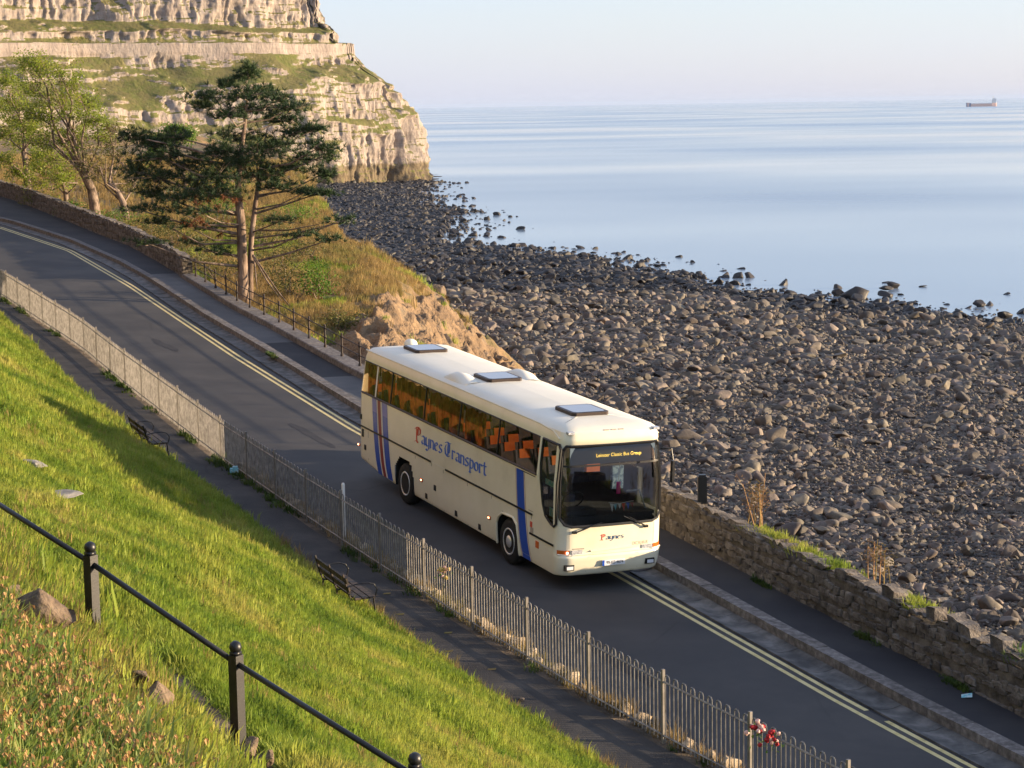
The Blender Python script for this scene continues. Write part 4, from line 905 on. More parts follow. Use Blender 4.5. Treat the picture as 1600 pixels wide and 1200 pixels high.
# ================================================================== SEA WALL, PLINTH, RAILING, FAR WALL
def stone_wall(name, s0, s1, H, T, label, stone_len, stone_h, nparts, seed, wf, cap=True, vis=None):
    r = random.Random(seed)
    e = empty(name, RP((s0 + s1) / 2, float(wf((s0 + s1) / 2)), .1), label, 'wall')
    ss = np.linspace(s0, s1, max(int(abs(s1 - s0) / .5), 2)); mb = MB(); L = []
    top = lambda s: H + .07 * math.sin(s * 1.7) + .05 * math.sin(s * 4.1 + 1)
    for s in ss:
        w = float(wf(s)) + .035; L.append([RP(s, w, -.2), RP(s, w, top(s) - .1), RP(s, w + T, top(s) - .1), RP(s, w + T + .1, -7.0)])
    mb.add([p for q in L for p in q], [tuple(q) for q in grid_faces(len(ss), 4)])
    n = len(ss); mb.f.append((0, 1, 2, 3)); mb.f.append((4 * n - 1, 4 * n - 2, 4 * n - 3, 4 * n - 4)); mb.build('core', 'mortar', e)
    stones = []
    h = .02
    while h < H - .06:
        rh = stone_h * r.uniform(.8, 1.25); s = s0 + r.uniform(0, .2)
        while s < s1:
            ln = stone_len * r.uniform(.55, 1.5); hh = min(rh * r.uniform(.86, 1.0), H - h)
            a, b = s + .008, min(s + ln, s1) - .008; wv = .06 * math.sin(s * 1.3 + h * 9) + .045 * math.sin(s * 3.1 + h * 23); z0, z1 = max(h + wv + r.uniform(-.02, .03), .0), min(h + hh + wv + r.uniform(-.02, .02), H - .03)
            if b - a > .06 and z1 - z0 > .04: stones.append((a, b, z0, z1))
            s += ln
        h += rh
    if cap:
        s = s0
        while s < s1:
            ln = r.uniform(.22, .55); stones.append((s, s + ln - .03, H - .08, H + (r.choice([.0, .02, .04, .07, .13, .20]) if s > 3.5 else r.choice([.0, .02, .03, .05])) + r.uniform(0, .04), 'cap')); s += ln
    if vis: stones.sort(key=lambda t: -vis(t))
    rest = MB()
    for i, st in enumerate(stones):
        a, b, z0, z1 = st[:4]; pr = r.uniform(.005, .035); iscap = len(st) > 4; w1 = T * r.uniform(.75, 1.05) if iscap else .12
        if iscap: pr = r.uniform(-.08, .03)
        P = []
        jk = .075 if iscap else .034; j = lambda k=jk: r.uniform(-k, k)
        c1, c2 = (a + b) / 2, (z0 + z1) / 2
        # irregular hexagonal face, set back a little at the rim
        ring = [(a + j(), z0 + abs(j())), (c1 + j(.05), z0 + j(.012)), (b + j(), z0 + abs(j())), (b + j(), z1 - abs(j())), (c1 + j(.05), z1 + j(.012)), (a + j(), z1 - abs(j(.05)))]
        for (x, z) in ring: x2 = x + (r.uniform(-.07, .07) if iscap else 0); P.append(RP(x2, float(wf(x)) + .04 + (w1 * r.uniform(.7, 1.1) if iscap else .04), z - (r.uniform(0, .10) if iscap and z > H else 0)))
        for (x, z) in ring: P.append(RP(x, float(wf(x)) + .02 - pr * .4, z))
        for (x, z) in ring: x2, z2 = c1 + (x - c1) * .82, c2 + (z - c2) * .80; P.append(RP(x2, float(wf(x2)) + .015 - pr + j(.006), z2))
        fc = [(k, (k + 1) % 6, 6 + (k + 1) % 6, 6 + k) for k in range(6)] + [(6 + k, 6 + (k + 1) % 6, 12 + (k + 1) % 6, 12 + k) for k in range(6)] + [tuple(range(12, 18))] + ([(5, 4, 3, 2, 1, 0)] if iscap else [])
        if i < nparts: MB().add(P, fc).build('stone', 'wall_stone', e)
        else: rest.add(P, fc)
    if rest.f: rest.build('stones_far', 'wall_stone', e)['kind'] = 'stuff'
    return e
stone_wall('sea_wall', -13.2, 15.5, 1.08, .42, 'rough stone sea wall with jagged coping along the pavement, right of the coach', .30, .185, 300, 5, wall_w, True, lambda t: 1 if -4.5 < t[0] < 11 else 0)
stone_wall('roadside_wall', -104, -52.6, 1.05, .45, 'low dark stone wall at the far bend below the trees', .42, .22, 300, 6, wall_w, True, lambda t: t[0])
# plinth under the railing
pe = empty('railing_plinth', RP(-33, float(wall_w(-33)), .1), 'low pale stone kerb wall carrying the black railing', 'plinth')
s = -52.6
while s < -13.3:
    ln = min(random.uniform(1.0, 1.5), -13.2 - s); P = []
    for q in (s, s + ln - .012):
        w = float(wall_w(q)); hh = .34 + random.uniform(-.004, .004)
        for dw, h in ((0, .05), (.62, .05), (.62, hh), (.03, hh), (0, hh - .03)): P.append(RP(q, w + dw, h))
    MB().add(P, [(4, 3, 2, 1, 0), (5, 6, 7, 8, 9), (0, 1, 6, 5), (1, 2, 7, 6), (2, 3, 8, 7), (3, 4, 9, 8), (4, 0, 5, 9)]).build('coping_stone', 'kerbstone', pe); s += ln
RA = empty('black_railing', RP(-33, float(wall_w(-33)) + .42, .34), 'black iron railing with two rails on the stone plinth by the pine', 'railing')
pm = MB(); pm.lathe([(.055, 0), (.055, .07), (.036, .10), (.034, .30), (.05, .33), (.05, .37), (.033, .40), (.031, .62), (.05, .65), (.05, .70), (.03, .73), (.042, .765), (.035, .80), (.01, .82)], (0, 0, 0), 10); pm = pm.mesh('post'); pm.materials.append(M['rust_iron'])
rs = [-51.6 + 2.08 * k for k in range(19)]
for s in rs: link('post', pm, None, RA, loc=RP(s, float(wall_w(s)) + .42, .335) - np.array(RA.location))
for a, b in zip(rs[:-1], rs[1:]):
    for h in (.35, .675): MB().tube([RP(a, float(wall_w(a)) + .42, .335 + h), RP(b, float(wall_w(b)) + .42, .335 + h)], .018, 6).build('rail', 'rust_iron', RA)
# dark post on the wall beside the coach
p = RP(-2.25, float(wall_w(-2.25)) + .22, 1.1); tag(MB().box(p + (0, 0, .30), (.20, .20, .62)).box(p + (0, 0, .62), (.16, .16, .06)).build('wall_post', 'iron'), 'short black square post on the sea wall beside the coach', 'post')
# gate pillar at the far left
p = RP(-101.5, 6.0, .1); ge = empty('gate_pillar', p, 'pale stone gate pillar at the far end of the roadside wall', 'pillar')
for k in range(9): MB().box(p + (0, 0, .22 + .42 * k), (1.25 + .03 * (k % 2), 1.25, .41)).build('stone_course', 'wall_stone', ge)
MB().box(p + (0, 0, 3.95), (1.45, 1.45, .2)).build('cap_stone', 'wall_stone', ge)

# ================================================================== HANDRAIL, BENCHES
HR = empty('handrail', RP(18.7, -14.03, 4.5), 'black handrail with square ball-topped posts in the foreground', 'handrail')
hp = [on_bank(-80, 845), on_bank(147, 1000), on_bank(373, 1162), on_bank(652, 1350), on_bank(905, 1540)]
tops = []
dirn = hp[2] - hp[1]; yaw = math.atan2(dirn[1], dirn[0])
for p in hp:
    c, s_n = math.cos(yaw), math.sin(yaw); R = np.array([[c, -s_n, 0], [s_n, c, 0], [0, 0, 1]])
    mb = MB(); mb.box(p + (0, 0, .38), (.105, .105, 1.0), R); mb.build('post', 'iron', HR)
    mb = MB(); mb.box(p + (0, 0, .895), (.085, .085, .04), R); mb.lathe([(.02, .90), (.05, .915), (.062, .955), (.05, .995), (.02, 1.015)], p, 12); mb.build('ball_finial', 'iron', HR, True); tops.append(p + (0, 0, .80))
for a, b in zip(tops[:-1], tops[1:]): MB().tube([a, b], .028, 8).build('rail', 'iron', HR, True)
def bench(s, w, label, rust):
    e = empty('park_bench', RP(s, w, .1), label, 'bench', 'benches along the footpath'); base = RP(s, w, .20)
    a, b = RP(s - .5, float(path_w(s - .5))), RP(s + .5, float(path_w(s + .5))); d = b - a; d /= np.linalg.norm(d); sd_ = np.cross((0, 0, 1.0), d); sd_ = sd_ / np.linalg.norm(sd_)   # towards the sea
    if sd_ @ BR[:, 1] < 0: sd_ = -sd_
    up = np.array([0, 0, 1.0]); R = np.stack([d, sd_, up], 1)
    lp = lambda x, y, z: base + d * x + sd_ * y + up * z
    for y in (.05, .20, .35): MB().box(lp(0, y, .43), (1.8, .125, .035), R).build('seat_slat', 'timber', e)
    Rb = R @ np.array([[1, 0, 0], [0, .96, -.28], [0, .28, .96]])
    for z in (.62, .80): MB().box(lp(0, -.09 - (z - .5) * .26, z), (1.8, .035, .125), Rb).build('back_slat', 'timber', e)
    for x in (-.8, 0, .8):
        MB().tube([lp(x, -.22, .92), lp(x, -.10, .50), lp(x, -.06, .40), lp(x, -.12, 0)], .022, 5).build('rear_leg', 'rust_iron' if rust else 'iron', e)
        MB().tube([lp(x, -.06, .40), lp(x, .40, .40), lp(x, .44, 0)], .022, 5).build('front_leg', 'iron', e)
    for x in (-.8, .8):
        MB().tube([lp(x, -.16, .66), lp(x, .05, .70), lp(x, .28, .71), lp(x, .42, .66), lp(x, .48, .56), lp(x, .44, .42)], .014, 5).build('arm_rest', 'iron', e)
    return e
bench(-15.6, float(path_w(-15.6)) - .5, 'dark wooden bench by the shaded far part of the footpath', False)
bench(.15, float(path_w(.15)) - .52, 'dark wooden bench with looped iron arms on the near part of the footpath', True)
# ================================================================== BEACH STONES
def visx(y): return .25 * y + 1.5
pts = []; y = 50.0
while y < 560:
    g = max(.145, y * .0016); xl = float(np.interp(y, [50, 70, 95, 118, 160, 250, 330, 450, 560], [-1, 0, 1.5, 2.5, -7, -18, -32, -50, -62])); xr = min(float(xwater(np.array(y))) + 14, visx(y))
    n = int((xr - xl) / g * 1.25)
    if n > 0:
        xx = rng.uniform(xl, xr, n); yy = y + rng.uniform(-.5, .5, n) * g
        pts.append(np.stack([xx, yy, np.full(n, g)], 1))
    y += g
pts = np.concatenate(pts); zb = zbeach(pts[:, 0], pts[:, 1])
edge_d = xwater(pts[:, 1]) - pts[:, 0]
patch = fbm(pts[:, 0] / 6, pts[:, 1] / 10, 5, 3); patch = patch + .6 * fbm(pts[:, 0] / 2.2, pts[:, 1] / 4, 15, 2)
dia = pts[:, 2] * np.exp(rng.normal(-.02, .55, len(pts)) + .6 * patch)
big = rng.random(len(pts)) < np.where(pts[:, 1] < 190, .009, .016); dia = np.where(big, np.maximum(pts[:, 2] * rng.uniform(1.9, 6.2, len(pts)), .34), dia); dia = np.minimum(dia, 1.7)
keep = (zb > -.36 * np.minimum(dia, 1.2)) & ((zb > .03) | (rng.random(len(pts)) < .26 * np.exp(np.minimum(edge_d, 0) / 4)))
sz, _ = zspur(pts[:, 0], pts[:, 1]); keep &= ~((sz > zb + .3) & (pts[:, 1] < 125)); keep &= np.hypot(pts[:, 0] - 40, pts[:, 1] - 999) > 0
s_, w_ = swof(pts[:, 0], pts[:, 1]); keep &= (w_ > wall_w(s_) + 1.2)
pts, zb, dia, edge_d = pts[keep], zb[keep], dia[keep], edge_d[keep]
N = len(pts); wet = (edge_d + 10 * fbm(pts[:, 0] / 9, pts[:, 1] / 14, 9, 3) < np.where(pts[:, 1] > 215, 70, 9)) | (zb < .10)
P3 = np.stack([pts[:, 0], pts[:, 1], zb + dia * .10], 1)
rot = np.stack([rng.normal(0, .28, N), rng.normal(0, .28, N), rng.uniform(0, 6.283, N)], 1)
asp = rng.uniform(.8, 1.25, N); scl = np.stack([dia * asp, dia / asp, dia * rng.uniform(.7, 1.15, N)], 1); pick = rng.integers(0, 12, N)
# the 300 stones that show largest are things of their own
proj = dia / pts[:, 1]; proj[(pts[:, 0] < .02 * pts[:, 1]) & (pts[:, 1] < 85)] = 0; order = np.argsort(-proj); single = np.zeros(N, bool); single[order[:286]] = True
def zone(x, y, d, wt):
    u = 800 + F * x / (y * .991)
    size = 'large' if d > 1.0 else 'middling' if d > .7 else 'small'
    col_ = 'beside the coach' if u < 1130 else "above the sea wall's middle" if u < 1300 else "above the sea wall's right end" if u < 1450 else 'at the right edge'
    if wt: return size + ' dark weedy boulder ' + ('on the black rocky shore below the headland' if y > 240 else 'at the water line'), 'weedy boulders near the water'
    if y > 150: return size + ' brown boulder on the far beach ' + ('toward the right edge of the picture' if u > 1250 else 'behind the coach roof'), 'boulders on the far beach'
    if y > 100: return size + ' grey-brown boulder on the middle beach ' + col_, 'boulders on the middle beach'
    return size + ' grey-brown boulder ' + ('close beyond the wall ' if y < 78 else 'on the near beach ') + col_, 'boulders on the near beach'
for i in np.nonzero(single)[0]:
    wt = bool(wet[i]); o = bpy.data.objects.new('boulder', ROCKM['stone_weed' if wt else 'stone'][pick[i]]); COL.objects.link(o)
    o.location = P3[i] + np.array([0, 0, dia[i] * .06]); o.rotation_euler = rot[i]; o.scale = scl[i]
    lb, gr = zone(pts[i, 0], pts[i, 1], dia[i], wt); zr = scl[i, 2] / dia[i]; ar = scl[i, 0] / max(scl[i, 1], 1e-6); lb = ('flattish ' if zr < .82 else 'tall ' if zr > 1.03 else '') + ('long ' if ar > 1.35 or ar < .74 else '') + lb; tag(o, lb, 'boulder', gr)
for nm, sel, cl, lb in (('beach_stones', ~single & ~wet, STONES, 'countless grey-brown stones covering the beach'), ('weedy_stones', ~single & wet, WEEDS, 'dark seaweed-covered stones along the water line')):
    scatter(nm, P3[sel], rot[sel], scl[sel], pick[sel], cl, lb, 'stones')
# boulders standing in the shallows
for u, v, px, lb in ((1282, 466, 20, 'small flat dark boulder alone in the shallows, leftmost off the right-hand beach'), (1311, 459, 21, 'round dark boulder in the shallows joined to a longer one on its right'), (1337, 462, 36, 'long dark humped boulder in the shallows, largest of its cluster'), (1341, 469, 22, 'low dark slab in front of the long humped boulder in the shallows'),
    (1386, 440, 12, 'thin dark rock tip showing above the water beyond the upright boulders'), (1396, 447, 18, 'upright dark boulder with a square right side in the shallows'), (1384, 452, 20, 'brown-topped boulder leaning on the upright dark one in the shallows'), (1386, 462, 23, 'blocky dark boulder in front of the upright one in the shallows'),
    (1408, 459, 11, 'small round dark boulder just right of the blocky one in the shallows'), (1308, 474, 24, 'broad brown-edged boulder at the very edge of the beach stones'), (1364, 481, 19, 'square greenish-grey boulder at the water line'), (1531, 476, 17, 'lone round dark boulder in the shallows near the right edge'), (1441, 446, 12, 'thin dark rock barely breaking the water, right of the boulder cluster'), (1574, 458, 12, 'thin dark rock barely breaking the water at the far right')):
    p = atz(u, v + px * .18, .0); d = px / F * p[1]
    rock('boulder', p, d * 1.25, 'stone_weed', lb, 'boulder', 'boulders in the shallows', .85 if px > 13 else .3, .12, random.uniform(-.4, .4))
for u, v, px in ((667, 276, 22),):
    p = atz(u, v + 3, 0); rock('boulder', p, px / F * p[1], 'stone_weed', 'dark pointed rock in the sea off the tip of the headland', 'boulder', None, .8, .1, .3)

# ================================================================== GRASS, FLOWERS, FOREGROUND
def tuft(name, n, hgt, rad, wid, m, seed, lean=.55):
    r = random.Random(seed); mb = MB()
    for _ in range(n):
        a = r.uniform(0, 6.283); q = rad * math.sqrt(r.random()); x, y = q * math.cos(a), q * math.sin(a); b = a + r.uniform(-.8, .8); L = hgt * r.uniform(.5, 1.1); k = lean * r.uniform(.2, 1)
        tx_, ty_ = math.cos(b + 1.57) * wid / 2, math.sin(b + 1.57) * wid / 2; dx, dy = math.cos(b) * k * L, math.sin(b) * k * L
        mb.add([(x - tx_, y - ty_, -.02), (x + tx_, y + ty_, -.02), (x + dx * .35 + tx_ * .8, y + dy * .35 + ty_ * .8, L * .55), (x + dx * .35 - tx_ * .8, y + dy * .35 - ty_ * .8, L * .55), (x + dx, y + dy, L * (1 - .25 * k))], [(0, 1, 2, 3), (3, 2, 4)])
    me = mb.mesh(name); me.materials.append(M[m]); return bpy.data.objects.new(name, me)
GR = source_coll('turf_tufts'); [GR.objects.link(tuft('turf_%02d' % i, 26, .095, .12, .010, 'grass', i, .75)) for i in range(6)]
M['weed'] = mat('weed_leaf', [(.03, .06, .012), (.06, .10, .018), (.10, .13, .03)], 2, .6, rnd=.3, trans=.3)
WD = source_coll('weed_tufts'); [WD.objects.link(tuft('weed_%02d' % i, 24, .14, .13, .022, 'weed', 70 + i, .9)) for i in range(3)]
DR = source_coll('dry_tufts'); [DR.objects.link(tuft('dry_%02d' % i, 20, .30, .12, .012, 'grass_dry', 40 + i, .6)) for i in range(4)]
def bank_points(n, s0, s1, d0, d1, seed, dens=None):
    r = np.random.default_rng(seed); s = r.uniform(s0, s1, n); d = r.uniform(d0, d1, n); w = path_w(s) - d
    if dens is not None: k = r.random(n) < dens(s, d); s, d, w = s[k], d[k], w[k]
    return s, w, RPv(s, w, hbank(s, w))
def put_tufts(name, P, coll, nv, sc, label, seed):
    r = np.random.default_rng(seed); n = len(P)
    z = np.zeros(n); rt = np.stack([r.normal(0, .12, n), r.normal(0, .12, n), r.uniform(0, 6.28, n)], 1); k = np.asarray(sc) * np.exp(r.normal(0, .22, n))
    return scatter(name, P, rt, np.stack([k, k, k * r.uniform(.7, 1.3, n)], 1), r.integers(0, nv, n), coll, label, 'grass')
s, w, P = bank_points(75000, -2, 24, .02, 8.85, 1); c1 = fbm(s / 1.1, w / 1.1, 3, 3)
put_tufts('near_grass', P, GR, 6, .9 + .75 * c1 + .9 * np.clip(fbm(s / 2.3, w / 1.6, 44, 3) - .22, 0, 1), 'short bright green grass on the near part of the bank', 2)
s, w, P = bank_points(38000, -48, -2, .02, 11, 3); c1 = fbm(s / 1.6, w / 1.6, 3, 3)
put_tufts('far_grass', P, GR, 6, 1.25 + .6 * c1, 'short bright green grass on the far part of the bank', 4)
s, w, P = bank_points(9000, -25, 24, .1, 9.2, 5, lambda s, d: sstep(.02, .4, fbm(s / 2.5, d / 2.5, 31, 3)) * .5)
put_tufts('dry_grass', P, DR, 4, .55, 'yellow dry tufts among the bank grass', 6)
s, w, P = bank_points(13000, 8, 27, 9.45, 14, 7, lambda s, d: .15 + .85 * sstep(9.5, 10.2, d))
put_tufts('long_grass', P, DR, 4, .66, 'long dry and green grass on the foreground bank', 8)
s, w, P = bank_points(11000, 8, 27, 9.5, 14, 17); put_tufts('long_green_grass', P, GR, 6, 1.7, 'green grass among the foreground dry stems', 18)
# spent daffodils in the lower left corner
M['daff_leaf'] = mat('daffodil_leaf', [(.10, .17, .03), (.19, .26, .06), (.33, .29, .09)], 3, .5, rnd=.25, trans=.4)
DF = source_coll('daffodil_clumps')
for i in range(5):
    r = random.Random(80 + i); mb = MB(); mh = MB()
    for _ in range(16):
        a = r.uniform(0, 6.28); L = r.uniform(.22, .40); k = r.uniform(.15, .6); x, y = r.gauss(0, .05), r.gauss(0, .05); t = (math.cos(a + 1.57) * .009, math.sin(a + 1.57) * .009); dx, dy = math.cos(a) * k * L, math.sin(a) * k * L
        mb.add([(x - t[0], y - t[1], 0), (x + t[0], y + t[1], 0), (x + dx * .5 + t[0], y + dy * .5 + t[1], L * .65), (x + dx * .5 - t[0], y + dy * .5 - t[1], L * .65), (x + dx * 1.1 + t[0] * .4, y + dy * 1.1, L * (1 - .35 * k)), (x + dx * 1.1 - t[0] * .4, y + dy * 1.1, L * (1 - .35 * k))], [(0, 1, 2, 3), (3, 2, 4, 5)])
    nf = len(mb.f)
    for _ in range(2):
        x, y = r.gauss(0, .07), r.gauss(0, .07); L = r.uniform(.26, .38); mb.tube([(x, y, 0), (x * 1.3, y * 1.3, L)], .004, 3, False)
        for _k in range(6):
            b = r.uniform(0, 6.28); e = r.uniform(.010, .026); c = (x * 1.3, y * 1.3, L); mh.add([c, (c[0] + math.cos(b) * e, c[1] + math.sin(b) * e, c[2] - r.uniform(.0, .03)), (c[0] + math.cos(b + .9) * e, c[1] + math.sin(b + .9) * e, c[2] - r.uniform(.02, .055))], [(0, 1, 2)])
    n1 = len(mb.f); mb.add(mh.v, mh.f); me = mb.mesh('daffodil'); me.materials.append(M['daff_leaf']); me.materials.append(M['bloom_dry'])
    me.polygons.foreach_set('material_index', (np.arange(len(me.polygons)) >= n1).astype(np.int32)); DF.objects.link(bpy.data.objects.new('daffodil_%02d' % i, me))
s, w, P = bank_points(3600, 17.5, 27, 9.9, 14.5, 9, lambda s, d: sstep(-.2, .9, (d - 10.6) + .5 * (s - 21) * .3))
r9 = np.random.default_rng(10); n = len(P); k = r9.uniform(.8, 1.25, n)
scatter('spent_daffodils', P, np.stack([r9.normal(0, .1, n), r9.normal(0, .1, n), r9.uniform(0, 6.28, n)], 1), np.stack([k, k, k], 1), r9.integers(0, 5, n), DF, 'mass of withered daffodils with tan heads in the lower left corner', 'daffodils')
for u, v, px, lb in ((66, 1000, 74, 'squared brown boulder at the left below the first handrail post'), (215, 1090, 48, 'small brown rock just left of the large foreground rock'), (252, 1128, 66, 'large pointed brown rock beside the handrail in the foreground'), (22, 955, 44, 'pale brown rock at the left edge by the handrail'), (390, 1190, 36, 'low brown rock at the foot of the second handrail post'), (420, 1200, 30, 'small brown rock at the bottom edge beside the second handrail post')):
    p = on_bank(u, v); rock('foreground_rock', p, px / F * p[1] * 1.3, 'stone_warm', lb, 'rock', None, 1.2, .0)
for u, v, lb in ((52, 733, 'flat pale stone lying in the grass near the left edge'), (86, 783, 'flat pale stone in the grass, lower of the pair')):
    p = on_bank(u, v); rock('flat_stone', p, .9, 'stone_pale', lb, 'stone', None, .26, -.1)
p = RP(6.2, -5.0, .075); rock('path_stone', p, .16, 'stone', 'small grey stone lying on the near footpath', 'stone', None, .7, .1)
# weeds along the fence foot and the wall top
r = np.random.default_rng(21); s = r.uniform(-50, 12, 1500); w = fence_w(s) + r.normal(-.06, .10, 1500); k = r.random(1500) < np.where(s < -8, .45, .16) * sstep(-.2, .5, fbm(s / 2.0, s * 0, 2, 2)); put_tufts('fence_weeds', RPv(s[k], w[k], .05), WD, 3, 1.1, 'green weeds growing along the foot of the fence', 22)
s = r.uniform(-14, 12, 420); w = fence_w(s) + r.uniform(.08, .34, 420); put_tufts('fence_dry_weeds', RPv(s, w, .04), DR, 4, .75, 'dry tan weeds among the stones by the fence', 23)
s = np.concatenate([r.normal(c, .45, 46) for c in (.9, 2.2, 3.6, 6.3, 10.2)]); w = wall_w(s) + r.uniform(.15, .55, len(s)); put_tufts('wall_top_weeds', RPv(s, w, 1.02), GR, 6, 1.25, 'green weeds growing on top of the sea wall', 24)
s = np.concatenate([r.normal(c, .22, 24) for c in (1.1, 5.2, 8.3, -31, -14.5)]); w = wall_w(s) - .08; w[-48:] = kerb_w(s[-48:]) - .1; put_tufts('pavement_weeds', RPv(s, w, .1), WD, 3, .8, 'small weeds at the foot of the sea wall', 25)
# edge of dry stems where the bank meets the path
s = r.uniform(-6, 12, 500); put_tufts('path_edge_stems', RPv(s, path_w(s) + r.normal(0, .08, 500), .08), DR, 4, .65, 'dry stems where the grass meets the footpath', 26)
# dead umbellifer stalks behind the sea wall
for s0, lb, h0 in ((-.55, 'tall dead branching stalks behind the sea wall close to the coach', 1.25), (4.6, 'thin dead stalks rising behind the middle of the sea wall', 1.0)):
    e = empty('dead_stalks', RP(s0, float(wall_w(s0)) + .75, .3), lb, 'plant'); rr = random.Random(int(s0 * 10) + 50)
    for k in range(9 if h0 > 1.1 else 6):
        b = RP(s0 + rr.gauss(0, .28), float(wall_w(s0)) + .75 + rr.gauss(0, .12), .45); L = h0 * rr.uniform(.7, 1.15); lean = np.array([rr.gauss(0, .16), rr.gauss(0, .12), 0]); tp = b + lean * L + (0, 0, L + .25)
        mb = MB(); mb.tube([b, (b + tp) / 2 + (rr.gauss(0, .03), 0, 0), tp], [.014, .010, .005], 4)
        for _ in range(4):
            c = b + (tp - b) * rr.uniform(.5, .95); mb.tube([c, c + (rr.gauss(0, .14), rr.gauss(0, .1), rr.uniform(.1, .3))], .004, 3)
            for _k in range(6): q = c + (rr.gauss(0, .1), rr.gauss(0, .08), rr.uniform(.05, .3)); mb.box(q, (.03, .03, .02))
        mb.build('stalk', 'grass_dry' if k % 2 else 'bloom_dry', e)
# flowers tied to the fence
M['petal_yellow'] = mat('petal_yellow', [(.75, .55, .08), (.8, .6, .35)], 20, .6, trans=.3); M['petal_red'] = mat('petal_red', (.42, .02, .025), rough=.6, trans=.2); M['petal_pale'] = mat('petal_pale', (.75, .52, .46), rough=.6, trans=.3)
def bouquet(s, h, cols, label, sz=.16):
    c = RP(s, float(fence_w(s)) - .05, h + .07); e = empty('flower_bunch', c, label, 'flowers', 'flowers tied to the fence'); rr = random.Random(int(s * 100))
    lf = MB()
    for _ in range(22):
        q = c + np.array([rr.gauss(0, sz * .6), rr.gauss(0, sz * .6), rr.uniform(-sz * 1.6, sz * .4)]); d = np.array([rr.gauss(0, 1), rr.gauss(0, 1), rr.gauss(0, 1)]); d /= np.linalg.norm(d); t = np.cross(d, (0, 0, 1.0)); lf.add([q, q + d * .07 + t * .02, q + d * .12, q + d * .07 - t * .02], [(0, 1, 2, 3)])
    lf.build('leaves', 'leaf_green', e)
    for k in range(15):
        q = c + np.array([rr.gauss(0, sz * .55), rr.gauss(-.03, sz * .35), rr.gauss(.02, sz * .5)]); mb = MB()
        bv, bf = ico(1); br = rr.uniform(.026, .042); bv = bv * br * (1 + .45 * (np.array([rr.random() for _ in bv]) - .5))[:, None]; mb.add(bv + q, [tuple(t) for t in bf])
        mb.build('bloom', cols[k % len(cols)], e)
bouquet(.62, .80, ['petal_yellow', 'petal_yellow', 'petal_pale'], 'small yellow flower bunch tied to the fence in front of the coach', .12)
bouquet(11.55, 1.02, ['petal_pale', 'petal_pale', 'petal_red'], 'pale pink flower bunch on the fence, left of the red one at the bottom edge', .13)
bouquet(11.95, 1.0, ['petal_red', 'petal_red', 'petal_pale'], 'red and pink flower bunch on the fence near the bottom edge', .13)
p = RP(8.95, 2.45, .135); tag(MB().add([p + (-.1, -.06, 0), p + (.09, -.08, .01), p + (.12, .06, .05), p + (-.07, .08, .02)], [(0, 1, 2, 3)]).build('litter_paper', 'paper_cyan'), 'scrap of pale blue paper litter on the pavement at the right', 'litter')
p = RP(-13.1, float(fence_w(-13.1)) - .1, .14); tag(MB().box(p, (.22, .12, .12)).box(p + (.02, 0, .08), (.12, .1, .06)).build('litter_bag', 'paper_cyan'), 'small pale blue bag caught on the bottom rail of the fence', 'litter')
for q, ww in ((2.0, -4.6), (4.4, -4.75), (-1.0, -4.7), (.5, -5.0), (3.1, -5.05)):
    p = RP(q, ww, .072); mb = MB(); mb.add([p + (-.08, -.03, .0), p + (.07, -.04, .004), p + (.09, .03, .02), p + (-.06, .05, .006)], [(0, 1, 2, 3)]); tag(mb.build('leaf_litter', 'grass_dry'), 'dry leaf lying on the near footpath', 'leaf', 'leaves on the footpath')

# ================================================================== TREES
def clump_leaves(mb, c, rx, ry, rz, n, size, rr, hollow=.3):
    for _ in range(n):
        while True:
            q = np.array([rr.uniform(-1, 1), rr.uniform(-1, 1), rr.uniform(-1, 1)])
            if hollow < np.linalg.norm(q) < 1: break
        p = c + q * (rx, ry, rz); d = np.array([rr.gauss(0, 1), rr.gauss(0, 1), rr.gauss(0, .7)]); d /= np.linalg.norm(d); t = np.cross(d, (rr.gauss(0, 1), rr.gauss(0, 1), 1.0)); t /= np.linalg.norm(t) + 1e-6; L = size * rr.uniform(.6, 1.3)
        mb.add([p, p + d * L * .5 + t * L * .32, p + d * L, p + d * L * .5 - t * L * .32], [(0, 1, 2, 3)])
def needle_tuft(mb, p, ax, rr, L=.26, n=20):
    a = ax / np.linalg.norm(ax)
    for _ in range(n):
        d = np.array([rr.gauss(0, 1), rr.gauss(0, 1), rr.gauss(0, 1)]); d = d / np.linalg.norm(d) + a * .75 + (0, 0, .25); d /= np.linalg.norm(d); t = np.cross(d, (rr.gauss(0, 1), rr.gauss(0, 1), rr.gauss(0, 1))); t /= np.linalg.norm(t) + 1e-6; l_ = L * rr.uniform(.6, 1.15)
        q = p + d * .02; mb.add([q - t * .014, q + t * .014, q + d * l_], [(0, 1, 2)])
